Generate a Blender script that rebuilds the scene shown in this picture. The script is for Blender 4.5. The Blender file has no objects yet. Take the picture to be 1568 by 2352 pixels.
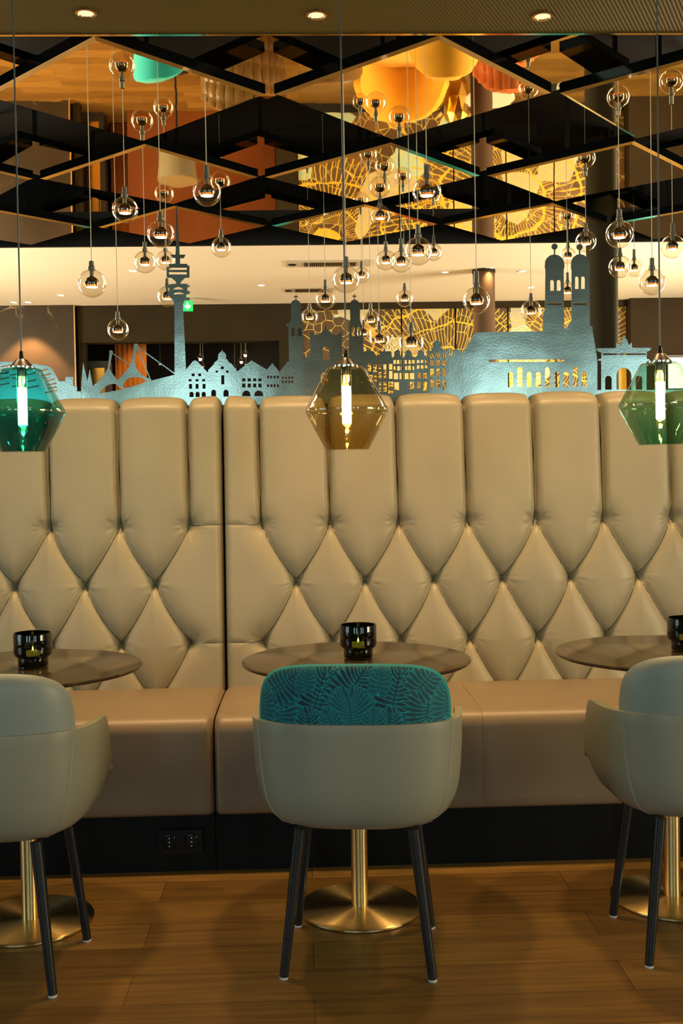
import bpy, bmesh, math, random
import numpy as np
from math import sin, cos, pi, radians, sqrt, atan2
from mathutils import Vector, Matrix
from mathutils.geometry import tessellate_polygon
random.seed(7); RNG = np.random.RandomState(7)
scene = bpy.context.scene
COL = scene.collection

# ------------------------------------------------------------------ camera
F = 2450.0; H = 1.252
RM = (Matrix.Rotation(radians(-1.9), 3, 'Z') @ Matrix.Rotation(pi/2 + radians(-1.52), 3, 'X')
      @ Matrix.Rotation(-0.0165, 3, 'Z'))
cam = bpy.data.cameras.new('camera'); cam_o = bpy.data.objects.new('camera', cam); COL.objects.link(cam_o)
cam.sensor_fit = 'VERTICAL'; cam.sensor_height = 36.0; cam.lens = F/2352*36.0
cam.clip_start = 0.05; cam.clip_end = 100
cam_o.matrix_world = Matrix.Translation((0, 0, H)) @ RM.to_4x4()
scene.camera = cam_o

def aY(px, py, Y):
    """world point on the wall-parallel plane Y seen at photo position px,py"""
    d = RM @ Vector(((px-784)/F, -(py-1176)/F, -1.0)); k = Y/d.y
    return Vector((d.x*k, Y, H + d.z*k))
def aZ(px, py, z):
    d = RM @ Vector(((px-784)/F, -(py-1176)/F, -1.0)); k = (z-H)/d.z
    return Vector((d.x*k, d.y*k, z))

# ------------------------------------------------------------------ world, exposure, lights
vs = scene.view_settings
scene.display_settings.display_device = 'sRGB'
vs.view_transform = 'Standard'; vs.look = 'None'; vs.gamma = 1; vs.use_curve_mapping = False
vs.exposure = 0.0
w = bpy.data.worlds.new('daylight'); scene.world = w; w.use_nodes = True
bg = w.node_tree.nodes['Background']; bg.inputs[0].default_value = (0.62, 0.86, 1.0, 1); bg.inputs[1].default_value = 1.2

def light(kind, name, loc, power, col, size=None, size_y=None, rot=(0, 0, 0), spot=None, blend=0.6, radius=None):
    l = bpy.data.lights.new(name, kind); l.energy = power; l.color = col
    if kind == 'AREA':
        l.shape = 'RECTANGLE'; l.size = size; l.size_y = size_y
    if kind == 'SPOT':
        l.spot_size = radians(spot); l.spot_blend = blend
    if radius is not None: l.shadow_soft_size = radius
    o = bpy.data.objects.new(name, l); COL.objects.link(o); o.location = loc; o.rotation_euler = rot
    return o
COOL = (0.60, 0.93, 0.98); WARM = (1.0, 0.60, 0.26); CREAM = (1.0, 0.86, 0.60)
# daylight entering through the glazing behind and beside the camera
for x, wd in ((-3.2, 1.3), (-1.15, .82), (2.25, .72), (3.9, .92)):
    light('AREA', 'window_or_fill_light', (x, -3.88, 1.62), (15 if x < -2 else 23)*wd, COOL, wd, 1.95, (radians(90), 0, 0))
light('AREA', 'window_or_fill_light', (-5.38, 1.2, 1.5), 30, COOL, 2.6, 1.9, (0, radians(-90), 0))
light('AREA', 'window_or_fill_light', (5.38, 0.5, 1.5), 135, (1.0, 0.79, 0.45), 1.6, 1.7, (0, radians(90), 0))
light('AREA', 'window_or_fill_light', (-5.38, 8.6, 1.7), 480, CREAM, 3.2, 2.2, (0, radians(-90), 0))  # added cream fill from the left, brightens the white far ceiling
light('AREA', 'window_or_fill_light', (5.38, 8.6, 1.7), 480, CREAM, 3.2, 2.2, (0, radians(90), 0))  # matching fill added on the right for the far ceiling
# recessed ceiling spots over the banquette
SPOTS_NEAR = [(-0.667, 3.433), (0.060, 3.449), (0.790, 3.461)]
for x, y in SPOTS_NEAR + [(-1.40, 3.42), (1.52, 3.47)]:
    light('SPOT', 'spot_light', (x, y, 2.735), 95, WARM, rot=(radians(4), 0, 0), spot=92, blend=0.9, radius=0.06)
for x in (-1.6, 0.1, 1.8):
    light('SPOT', 'spot_light', (x, 1.9, 2.74), 30, (1, .55, .18), rot=(radians(8), 0, 0), spot=110, blend=0.9, radius=0.16)
light('SPOT', 'spot_light', (-1.5, 10.4, 3.24), 150, (1, .55, .2), spot=120, blend=.9, radius=.05)  # added in the far room to warm the mirrored floor at left
light('SPOT', 'spot_light', (-2.7, 9.9, 3.24), 150, (1, .55, .2), spot=120, blend=.9, radius=.05)  # second added spot for the same stretch of floor
# far room spots
for x, y in [(-0.41, 10.85), (1.38, 10.28), (1.77, 10.1), (2.12, 10.27), (-2.51, 11.2), (-3.0, 9.0)]:
    light('SPOT', 'spot_light', (x, y, 3.24), 60, WARM, spot=100, blend=0.8, radius=0.05)
light('SPOT', 'spot_light', (-3.0, 11.60, 3.22), 420, WARM, rot=(radians(5), 0, 0), spot=80, blend=0.35, radius=0.03)
for x in (0.35, 1.2, 2.3, 3.3):
    light('SPOT', 'spot_light', (x, 11.0, 3.24), 42, (1, .62, .26), rot=(radians(20), 0, 0), spot=95, blend=0.9, radius=0.05)

# ------------------------------------------------------------------ helpers
def tag(o, label=None, cat=None, group=None, kind=None):
    if label: o['label'] = label
    if cat: o['category'] = cat
    if group: o['group'] = group
    if kind: o['kind'] = kind
    return o
def mesh_obj(name, verts, faces, mat=None, parent=None, smooth=False):
    me = bpy.data.meshes.new(name); me.from_pydata([tuple(v) for v in verts], [], [tuple(f) for f in faces])
    me.validate(); me.update()
    if mat: me.materials.append(mat)
    if smooth: me.polygons.foreach_set('use_smooth', [True]*len(me.polygons))
    o = bpy.data.objects.new(name, me); COL.objects.link(o)
    if parent: o.parent = parent
    return o
def empty(name, loc=(0, 0, 0), rz=0):
    o = bpy.data.objects.new(name, None); COL.objects.link(o); o.location = loc; o.rotation_euler = (0, 0, rz)
    o.empty_display_size = 0.05
    return o
class MB:
    """collects shapes for one mesh"""
    def __init__(s): s.v = []; s.f = []
    def add(s, vs_, fs_):
        b = len(s.v); s.v += [tuple(p) for p in vs_]; s.f += [tuple(i+b for i in f) for f in fs_]; return s
    def box(s, x0, x1, y0, y1, z0, z1):
        v = [(x, y, z) for x in (x0, x1) for y in (y0, y1) for z in (z0, z1)]
        return s.add(v, [(0, 1, 3, 2), (4, 6, 7, 5), (0, 4, 5, 1), (2, 3, 7, 6), (0, 2, 6, 4), (1, 5, 7, 3)])
    def tube(s, pts, r, n=10, caps=True):
        pts = [Vector(p) for p in pts]; rs = r if isinstance(r, (list, tuple)) else [r]*len(pts)
        V = []; Fc = []
        up0 = Vector((0.0, 0.0, 1.0)); prev = None
        for i, p in enumerate(pts):
            t = (pts[min(i+1, len(pts)-1)] - pts[max(i-1, 0)]).normalized()
            if prev is None:
                a = t.cross(up0 if abs(t.z) < .9 else Vector((1, 0, 0))).normalized()
            else:
                a = (prev - t*prev.dot(t)).normalized()
            prev = a; b = t.cross(a)
            for k in range(n):
                V.append(p + (a*cos(2*pi*k/n) + b*sin(2*pi*k/n))*rs[i])
        for i in range(len(pts)-1):
            for k in range(n):
                Fc.append((i*n+k, i*n+(k+1) % n, (i+1)*n+(k+1) % n, (i+1)*n+k))
        if caps:
            Fc.append(tuple(range(n-1, -1, -1))); Fc.append(tuple((len(pts)-1)*n+k for k in range(n)))
        return s.add(V, Fc)
    def lathe(s, prof, n=48, c=(0, 0, 0), closed=False):
        V = []; Fc = []; m = len(prof)
        for r, z in prof:
            for k in range(n):
                V.append((c[0]+r*cos(2*pi*k/n), c[1]+r*sin(2*pi*k/n), c[2]+z))
        for i in range(m if closed else m-1):
            j = (i+1) % m
            for k in range(n):
                Fc.append((i*n+k, i*n+(k+1) % n, j*n+(k+1) % n, j*n+k))
        if not closed:
            if prof[0][0] > 1e-5: Fc.append(tuple(range(n-1, -1, -1)))
            if prof[-1][0] > 1e-5: Fc.append(tuple((m-1)*n+k for k in range(n)))
        return s.add(V, Fc)
    def build(s, name, mat=None, parent=None, smooth=False, bevel=0, seg=2):
        o = mesh_obj(name, s.v, s.f, mat, parent, smooth)
        if bevel:
            m = o.modifiers.new('bevel', 'BEVEL'); m.width = bevel; m.segments = seg; m.limit_method = 'ANGLE'
        if smooth: autosmooth(o)
        return o
def autosmooth(o, ang=40):
    me = o.data
    bm = bmesh.new(); bm.from_mesh(me); bmesh.ops.remove_doubles(bm, verts=bm.verts, dist=1e-6)
    bmesh.ops.recalc_face_normals(bm, faces=bm.faces)
    for e in bm.edges:
        if len(e.link_faces) == 2 and e.calc_face_angle(0) > radians(ang): e.smooth = False
    for f in bm.faces: f.smooth = True
    bm.to_mesh(me); bm.free()
def loop_plate(mb, outer, holes, Y, th):
    """extruded plate in the XZ plane from loops of (x,z)"""
    loops = [outer] + holes
    flat = [p for l in loops for p in l]
    tris = tessellate_polygon([[Vector((p[0], p[1], 0)) for p in l] for l in loops])
    n = len(flat)
    V = [(p[0], Y-th/2, p[1]) for p in flat] + [(p[0], Y+th/2, p[1]) for p in flat]
    Fc = []
    for a, b, c in tris:
        A, B, Cc = flat[a], flat[b], flat[c]
        ar = (B[0]-A[0])*(Cc[1]-A[1]) - (B[1]-A[1])*(Cc[0]-A[0])
        if abs(ar) < 1e-12: continue
        if ar < 0: b, c = c, b
        Fc.append((a, b, c)); Fc.append((n+a, n+c, n+b))
    k = 0
    for l in loops:
        m = len(l)
        for i in range(m):
            j = (i+1) % m; Fc.append((k+i, k+j, n+k+j, n+k+i))
        k += m
    mb.add(V, Fc)

# ------------------------------------------------------------------ materials
def mat(name):
    m = bpy.data.materials.new(name); m.use_nodes = True
    return m, m.node_tree.nodes, m.node_tree.links, m.node_tree.nodes['Principled BSDF']
def setp(b, **k):
    for n, v in k.items(): b.inputs[n.replace('_', ' ')].default_value = v
def pm(name, col, rough=0.5, metal=0.0, noise=None, bump=None, spec=0.5, emis=None, estr=0, coat=0, sheen=0, var=0.15):
    """principled; noise=(scale) mottles the colour, bump=(scale,strength,dist)"""
    m, N, L, b = mat(name)
    b.inputs['Base Color'].default_value = (*col, 1); setp(b, Roughness=rough, Metallic=metal)
    b.inputs['Specular IOR Level'].default_value = spec
    b.inputs['Coat Weight'].default_value = coat; b.inputs['Coat Roughness'].default_value = 0.1
    b.inputs['Sheen Weight'].default_value = sheen
    if emis: b.inputs['Emission Color'].default_value = (*emis, 1); b.inputs['Emission Strength'].default_value = estr
    tc = N.new('ShaderNodeTexCoord')
    if noise:
        t = N.new('ShaderNodeTexNoise'); t.inputs['Scale'].default_value = noise; t.inputs['Detail'].default_value = 5
        L.new(tc.outputs['Object'], t.inputs['Vector'])
        r = N.new('ShaderNodeValToRGB')
        r.color_ramp.elements[0].position = .3; r.color_ramp.elements[1].position = .7
        r.color_ramp.elements[0].color = (*[c*(1-var) for c in col], 1); r.color_ramp.elements[1].color = (*[min(1, c*(1+var)) for c in col], 1)
        L.new(t.outputs['Fac'], r.inputs['Fac']); L.new(r.outputs['Color'], b.inputs['Base Color'])
    if bump:
        t = N.new('ShaderNodeTexNoise'); t.inputs['Scale'].default_value = bump[0]; t.inputs['Detail'].default_value = 4
        L.new(tc.outputs['Object'], t.inputs['Vector'])
        bp = N.new('ShaderNodeBump'); bp.inputs['Strength'].default_value = bump[1]; bp.inputs['Distance'].default_value = bump[2]
        L.new(t.outputs['Fac'], bp.inputs['Height']); L.new(bp.outputs['Normal'], b.inputs['Normal'])
    return m
def thin_glass(name, top, bot=None, z0=0, z1=1, refl=0.12, wav=0, rough=0.02):
    """thin-walled glass: tinted transparency plus fresnel gloss; may be graded along its height"""
    m, N, L, b = mat(name); N.remove(b)
    out = N['Material Output']
    tr = N.new('ShaderNodeBsdfTransparent'); gl = N.new('ShaderNodeBsdfGlossy'); gl.inputs['Roughness'].default_value = rough
    gl.inputs['Color'].default_value = (1, 1, 1, 1)
    fr = N.new('ShaderNodeLayerWeight'); fr.inputs['Blend'].default_value = 0.35
    mr = N.new('ShaderNodeMapRange'); mr.inputs['To Min'].default_value = refl; mr.inputs['To Max'].default_value = 0.9
    pw = N.new('ShaderNodeMath'); pw.operation = 'POWER'; pw.inputs[1].default_value = 2.2
    L.new(fr.outputs['Facing'], pw.inputs[0]); L.new(pw.outputs[0], mr.inputs['Value'])
    mx = N.new('ShaderNodeMixShader'); L.new(mr.outputs[0], mx.inputs[0]); L.new(tr.outputs[0], mx.inputs[1]); L.new(gl.outputs[0], mx.inputs[2])
    L.new(mx.outputs[0], out.inputs['Surface'])
    tc = N.new('ShaderNodeTexCoord')
    if bot:
        sp = N.new('ShaderNodeSeparateXYZ'); L.new(tc.outputs['Object'], sp.inputs[0])
        r = N.new('ShaderNodeMapRange'); r.inputs['From Min'].default_value = z0; r.inputs['From Max'].default_value = z1
        L.new(sp.outputs['Z'], r.inputs['Value'])
        cm = N.new('ShaderNodeMix'); cm.data_type = 'RGBA'; cm.inputs['A'].default_value = (*bot, 1); cm.inputs['B'].default_value = (*top, 1)
        L.new(r.outputs[0], cm.inputs['Factor']); L.new(cm.outputs['Result'], tr.inputs['Color'])
    else: tr.inputs['Color'].default_value = (*top, 1)
    if wav:
        t = N.new('ShaderNodeTexNoise'); t.inputs['Scale'].default_value = 14; L.new(tc.outputs['Object'], t.inputs['Vector'])
        bp = N.new('ShaderNodeBump'); bp.inputs['Strength'].default_value = wav; bp.inputs['Distance'].default_value = 0.01
        L.new(t.outputs['Fac'], bp.inputs['Height']); L.new(bp.outputs['Normal'], gl.inputs['Normal'])
    return m

M = {}
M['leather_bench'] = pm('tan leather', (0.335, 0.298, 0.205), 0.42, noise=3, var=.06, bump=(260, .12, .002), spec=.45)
M['leather_seat_shaded'] = pm('shaded seat leather', (0.215, 0.165, 0.11), 0.40, noise=3, var=.06, bump=(260, .12, .002), spec=.5)  # leather darkened to hold the shade falling on the seat
M['leather_chair'] = pm('taupe leather', (0.27, 0.275, 0.21), 0.38, noise=4, var=.05, bump=(320, .10, .002), spec=.5)
M['leather_grey'] = pm('grey leather', (0.255, 0.30, 0.275), 0.43, noise=5, var=.06, bump=(500, .15, .002))
M['button'] = pm('button leather', (0.16, 0.13, 0.085), 0.35)
M['seam_shade'] = pm('dark seam', (0.05, 0.038, 0.02), .6)  # dark colour standing in for shadow in the tufting creases
M['stitch_seat'] = pm('seat thread', (0.24, 0.17, 0.09), .7)
M['stitch'] = pm('stitch thread', (0.52, 0.49, 0.38), 0.7)
M['black'] = pm('black laminate', (0.0035, 0.0045, 0.005), 0.5, spec=.15)
M['blackmetal'] = pm('black metal', (0.010, 0.014, 0.018), 0.2, spec=.6)
M['gloss_black'] = pm('gloss black', (0.004, 0.005, 0.006), 0.10, spec=.25)
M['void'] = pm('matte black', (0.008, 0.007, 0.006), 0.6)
M['white_plastic'] = pm('white plastic', (0.7, 0.7, 0.68), 0.5)
M['chrome'] = pm('chrome', (0.8, 0.8, 0.8), 0.12, 1)
M['steel_cap'] = pm('grey anodised metal', (0.22, 0.21, 0.17), 0.35, .7)
M['bell'] = pm('bronze cap metal', (0.016, 0.009, 0.004), 0.35, .15)
M['cord'] = pm('pale cord', (0.75, 0.70, 0.52), 0.5)
M['cord_dark'] = pm('grey cable', (0.13, 0.14, 0.14), 0.35, .3)
M['darkchrome'] = pm('smoked chrome', (0.30, 0.24, 0.17), 0.08, 1)
M['copper'] = pm('copper', (0.9, 0.30, 0.08), 0.25, 1, emis=(1, .22, .02), estr=.35)  # emission paints the lit disc's glow onto the copper
M['led'] = pm('lit disc', (1, .9, .7), .5, emis=(1.0, 0.72, 0.42), estr=4.0)
M['filament'] = pm('lit filament', (1, .8, .5), .5, emis=(1.0, 0.70, 0.32), estr=110.0)
M['flame'] = pm('flame', (1, .8, .4), .5, emis=(1.0, .5, .12), estr=1500.0)
M['wax'] = pm('candle wax', (0.75, 0.55, 0.2), .5, emis=(1.0, .42, .03), estr=30)  # wax made to glow, standing in for light from the flame
M['downlight'] = pm('lit downlight', (1, .9, .7), .5, emis=(1.0, 0.60, 0.32), estr=1.3)
M['downlight_w'] = pm('lit white downlight', (1, .9, .7), .5, emis=(1.0, 0.90, 0.72), estr=3.0)
M['ring'] = pm('downlight ring', (0.6, 0.42, 0.25), .25, 1)
M['glass'] = thin_glass('clear globe glass', (0.96, 0.93, 0.86), refl=0.07)
M['bulbglass'] = thin_glass('bulb glass', (1.0, 0.93, 0.78), refl=0.05)
M['glass_window'] = thin_glass('window glass', (0.95, 0.97, 0.97), refl=0.04)
M['glass_teal'] = thin_glass('deep teal glass', (0.24, 0.74, 0.72), (0.01, 0.37, 0.40), -.03, .03, refl=.05, wav=.3)
M['glass_amber'] = thin_glass('smoky amber glass', (0.74, 0.69, 0.50), (0.64, 0.50, 0.24), -.09, .04, refl=.05, wav=.3)
M['glass_green'] = thin_glass('sea green glass', (0.58, 0.76, 0.62), (0.22, 0.56, 0.44), -.10, .04, refl=.05, wav=.3)
M['glass_dark'] = thin_glass('dark candle glass', (0.05, 0.07, 0.055), refl=.05)
M['mirror'] = pm('bronze mirror', (0.90, 0.76, 0.50), 0.015, 1, bump=(1.6, .05, .012))
M['mirror_edge'] = pm('mirror bevel', (0.70, 0.60, 0.40), 0.08, 1)
M['white_ceiling'] = pm('white ceiling', (0.80, 0.72, 0.56), .8)
M['dark_wall'] = pm('umber wall', (0.024, 0.017, 0.007), .8, noise=2, spec=.1)
M['right_wall'] = pm('taupe wall', (0.034, 0.022, 0.011), .8, noise=2, spec=.1)
M['column'] = pm('olive column paint', (0.055, 0.044, 0.022), .8, spec=.12)
M['column2'] = pm('brown column paint', (0.085, 0.05, 0.028), .8, spec=.12)
M['plain_wall'] = pm('warm plaster', (0.30, 0.24, 0.16), .8)
M['frame_dark'] = pm('dark frame', (0.03, 0.03, 0.028), .4)
M['orange_panel'] = pm('orange cloth', (0.50, 0.15, 0.008), .8)
M['brown_panel'] = pm('red brown wood', (0.13, 0.036, 0.007), .5, spec=.15, noise=2)
M['gold'] = pm('gold', (0.9, 0.55, 0.12), .18, 1)
M['teal_fabric'] = pm('teal fabric', (0.0, 0.50, 0.58), .8, sheen=.3, bump=(300, .3, .002))
M['yellow_fabric'] = pm('yellow fabric', (0.85, 0.42, 0.01), .7, sheen=.2, noise=3)
M['orange_leather'] = pm('orange leather', (0.55, 0.13, 0.03), .3, noise=3)
M['brown_leather'] = pm('olive brown leather', (0.20, 0.11, 0.035), .3)
M['lampshade'] = pm('grey shade', (0.22, 0.17, 0.09), .7)
M['green_sign'] = pm('lit green', (0.0, .5, .1), .5, emis=(0.01, 0.50, 0.09), estr=1.0)
M['white_sign'] = pm('lit white', (1, 1, 1), .5, emis=(0.85, 1.0, .85), estr=1.0)
M['screen'] = pm('lit white panel', (1, 1, 1), .5, emis=(1.0, 0.97, .92), estr=1.3)
M['grille'] = pm('grey cream grille', (0.50, 0.44, 0.33), .6)

def brass(name, radial):
    m, N, L, b = mat(name)
    b.inputs['Base Color'].default_value = (0.88, 0.66, 0.30, 1); setp(b, Metallic=1.0, Roughness=0.30)
    b.inputs['Anisotropic'].default_value = 0.9; b.inputs['Anisotropic Rotation'].default_value = .25
    tg = N.new('ShaderNodeTangent'); tg.direction_type = 'RADIAL'; tg.axis = 'Z'; L.new(tg.outputs[0], b.inputs['Tangent'])
    tc = N.new('ShaderNodeTexCoord')
    t = N.new('ShaderNodeTexNoise'); t.inputs['Scale'].default_value = 90
    L.new(tc.outputs['Object'], t.inputs['Vector'])
    mp = N.new('ShaderNodeMapRange'); mp.inputs['To Min'].default_value = .24; mp.inputs['To Max'].default_value = .38
    L.new(t.outputs['Fac'], mp.inputs['Value']); L.new(mp.outputs[0], b.inputs['Roughness'])
    return m
M['brass'] = brass('brushed brass', True)

def steel():
    m, N, L, b = mat('hammered steel')
    b.inputs['Base Color'].default_value = (0.38, 0.44, 0.385, 1); setp(b, Metallic=1.0, Roughness=0.17)
    tc = N.new('ShaderNodeTexCoord')
    t = N.new('ShaderNodeTexNoise'); t.inputs['Scale'].default_value = 150; t.inputs['Detail'].default_value = 2
    t2 = N.new('ShaderNodeTexNoise'); t2.inputs['Scale'].default_value = 9; t2.inputs['Detail'].default_value = 1
    L.new(tc.outputs['Object'], t.inputs['Vector']); L.new(tc.outputs['Object'], t2.inputs['Vector'])
    b1 = N.new('ShaderNodeBump'); b1.inputs['Strength'].default_value = .25; b1.inputs['Distance'].default_value = .0005
    b2 = N.new('ShaderNodeBump'); b2.inputs['Strength'].default_value = .5; b2.inputs['Distance'].default_value = .0018
    L.new(t.outputs['Fac'], b1.inputs['Height']); L.new(t2.outputs['Fac'], b2.inputs['Height'])
    L.new(b2.outputs['Normal'], b1.inputs['Normal']); L.new(b1.outputs['Normal'], b.inputs['Normal'])
    return m
M['steel'] = steel()

def wood_floor():
    m, N, L, b = mat('oak plank floor')
    tc = N.new('ShaderNodeTexCoord')
    br = N.new('ShaderNodeTexBrick'); br.offset = 0.37; br.inputs['Scale'].default_value = 1.0
    br.inputs['Brick Width'].default_value = 1.25; br.inputs['Row Height'].default_value = 0.16
    br.inputs['Mortar Size'].default_value = 0.0012; br.inputs['Mortar Smooth'].default_value = .3
    br.inputs['Bias'].default_value = 0.0
    br.inputs['Color1'].default_value = (0.148, 0.080, 0.017, 1); br.inputs['Color2'].default_value = (0.270, 0.155, 0.036, 1)
    br.inputs['Mortar'].default_value = (0.05, 0.024, 0.008, 1)
    L.new(tc.outputs['Object'], br.inputs['Vector'])
    mp = N.new('ShaderNodeMapping'); mp.inputs['Scale'].default_value = (1.2, 22, 1); L.new(tc.outputs['Object'], mp.inputs['Vector'])
    t = N.new('ShaderNodeTexNoise'); t.inputs['Scale'].default_value = 2.2; t.inputs['Detail'].default_value = 8; t.inputs['Distortion'].default_value = .6
    L.new(mp.outputs[0], t.inputs['Vector'])
    r = N.new('ShaderNodeValToRGB'); r.color_ramp.elements[0].position = .3; r.color_ramp.elements[1].position = .75
    r.color_ramp.elements[0].color = (.62, .62, .62, 1); r.color_ramp.elements[1].color = (1.2, 1.2, 1.2, 1)
    L.new(t.outputs['Fac'], r.inputs['Fac'])
    mx = N.new('ShaderNodeMix'); mx.data_type = 'RGBA'; mx.blend_type = 'MULTIPLY'; mx.inputs['Factor'].default_value = 1
    L.new(br.outputs['Color'], mx.inputs['A']); L.new(r.outputs['Color'], mx.inputs['B']); L.new(mx.outputs['Result'], b.inputs['Base Color'])
    b.inputs['Roughness'].default_value = .42; b.inputs['Specular IOR Level'].default_value = .35
    bp = N.new('ShaderNodeBump'); bp.inputs['Strength'].default_value = .15; bp.inputs['Distance'].default_value = .002
    L.new(t.outputs['Fac'], bp.inputs['Height']); L.new(bp.outputs['Normal'], b.inputs['Normal'])
    return m
M['floor'] = wood_floor()

def stone(name, base, vein, scale, rough, vw=0.012, amt=.6):
    m, N, L, b = mat(name)
    tc = N.new('ShaderNodeTexCoord')
    n1 = N.new('ShaderNodeTexNoise'); n1.inputs['Scale'].default_value = scale; n1.inputs['Detail'].default_value = 8
    L.new(tc.outputs['Object'], n1.inputs['Vector'])
    r1 = N.new('ShaderNodeValToRGB'); r1.color_ramp.elements[0].color = (*[c*.65 for c in base], 1); r1.color_ramp.elements[1].color = (*[c*1.35 for c in base], 1)
    r1.color_ramp.elements[0].position = .3; r1.color_ramp.elements[1].position = .7
    L.new(n1.outputs['Fac'], r1.inputs['Fac'])
    vo = N.new('ShaderNodeTexVoronoi'); vo.feature = 'DISTANCE_TO_EDGE'; vo.inputs['Scale'].default_value = scale*1.2
    ad = N.new('ShaderNodeMixRGB'); ad.inputs[0].default_value = .35
    n2 = N.new('ShaderNodeTexNoise'); n2.inputs['Scale'].default_value = scale*1.5; n2.inputs['Detail'].default_value = 6
    L.new(tc.outputs['Object'], n2.inputs['Vector'])
    L.new(tc.outputs['Object'], ad.inputs[1]); L.new(n2.outputs['Color'], ad.inputs[2]); L.new(ad.outputs[0], vo.inputs['Vector'])
    r2 = N.new('ShaderNodeValToRGB'); r2.color_ramp.elements[0].position = 0; r2.color_ramp.elements[1].position = vw
    r2.color_ramp.elements[0].color = (1, 1, 1, 1); r2.color_ramp.elements[1].color = (0, 0, 0, 1)
    L.new(vo.outputs['Distance'], r2.inputs['Fac'])
    mk = N.new('ShaderNodeMath'); mk.operation = 'MULTIPLY'
    n3 = N.new('ShaderNodeTexNoise'); n3.inputs['Scale'].default_value = scale*2; L.new(tc.outputs['Object'], n3.inputs['Vector'])
    r3 = N.new('ShaderNodeValToRGB'); r3.color_ramp.elements[0].position = .48; r3.color_ramp.elements[1].position = .62
    L.new(n3.outputs['Fac'], r3.inputs['Fac'])
    L.new(r2.outputs['Color'], mk.inputs[0]); L.new(r3.outputs['Color'], mk.inputs[1])
    m2 = N.new('ShaderNodeMath'); m2.operation = 'MULTIPLY'; m2.inputs[1].default_value = amt; L.new(mk.outputs[0], m2.inputs[0])
    mx = N.new('ShaderNodeMix'); mx.data_type = 'RGBA'; L.new(m2.outputs[0], mx.inputs['Factor'])
    L.new(r1.outputs['Color'], mx.inputs['A']); mx.inputs['B'].default_value = (*vein, 1)
    L.new(mx.outputs['Result'], b.inputs['Base Color']); b.inputs['Roughness'].default_value = rough; b.inputs['Specular IOR Level'].default_value = .35
    return m
M['marble'] = stone('brown marble', (0.030, 0.018, 0.008), (0.40, 0.27, 0.14), 1.6, .35)
M['tabletop'] = stone('bronze ceramic', (0.045, 0.031, 0.016), (0.16, 0.09, 0.035), 5, .14, .05, .5)

def grooved():
    m, N, L, b = mat('olive ribbed ceiling')
    tc = N.new('ShaderNodeTexCoord'); mp = N.new('ShaderNodeMapping'); mp.inputs['Rotation'].default_value = (0, 0, radians(28))
    L.new(tc.outputs['Object'], mp.inputs['Vector'])
    wv = N.new('ShaderNodeTexWave'); wv.inputs['Scale'].default_value = 26; wv.inputs['Distortion'].default_value = .15
    L.new(mp.outputs[0], wv.inputs['Vector'])
    r = N.new('ShaderNodeValToRGB'); r.color_ramp.elements[0].color = (.100, .068, .010, 1); r.color_ramp.elements[1].color = (.125, .086, .016, 1)
    L.new(wv.outputs['Fac'], r.inputs['Fac']); L.new(r.outputs['Color'], b.inputs['Base Color']); b.inputs['Roughness'].default_value = .6; b.inputs['Specular IOR Level'].default_value = .1
    bp = N.new('ShaderNodeBump'); bp.inputs['Strength'].default_value = .6; bp.inputs['Distance'].default_value = .004
    L.new(wv.outputs['Fac'], bp.inputs['Height']); L.new(bp.outputs['Normal'], b.inputs['Normal'])
    return m
M['near_ceiling'] = grooved()

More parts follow.
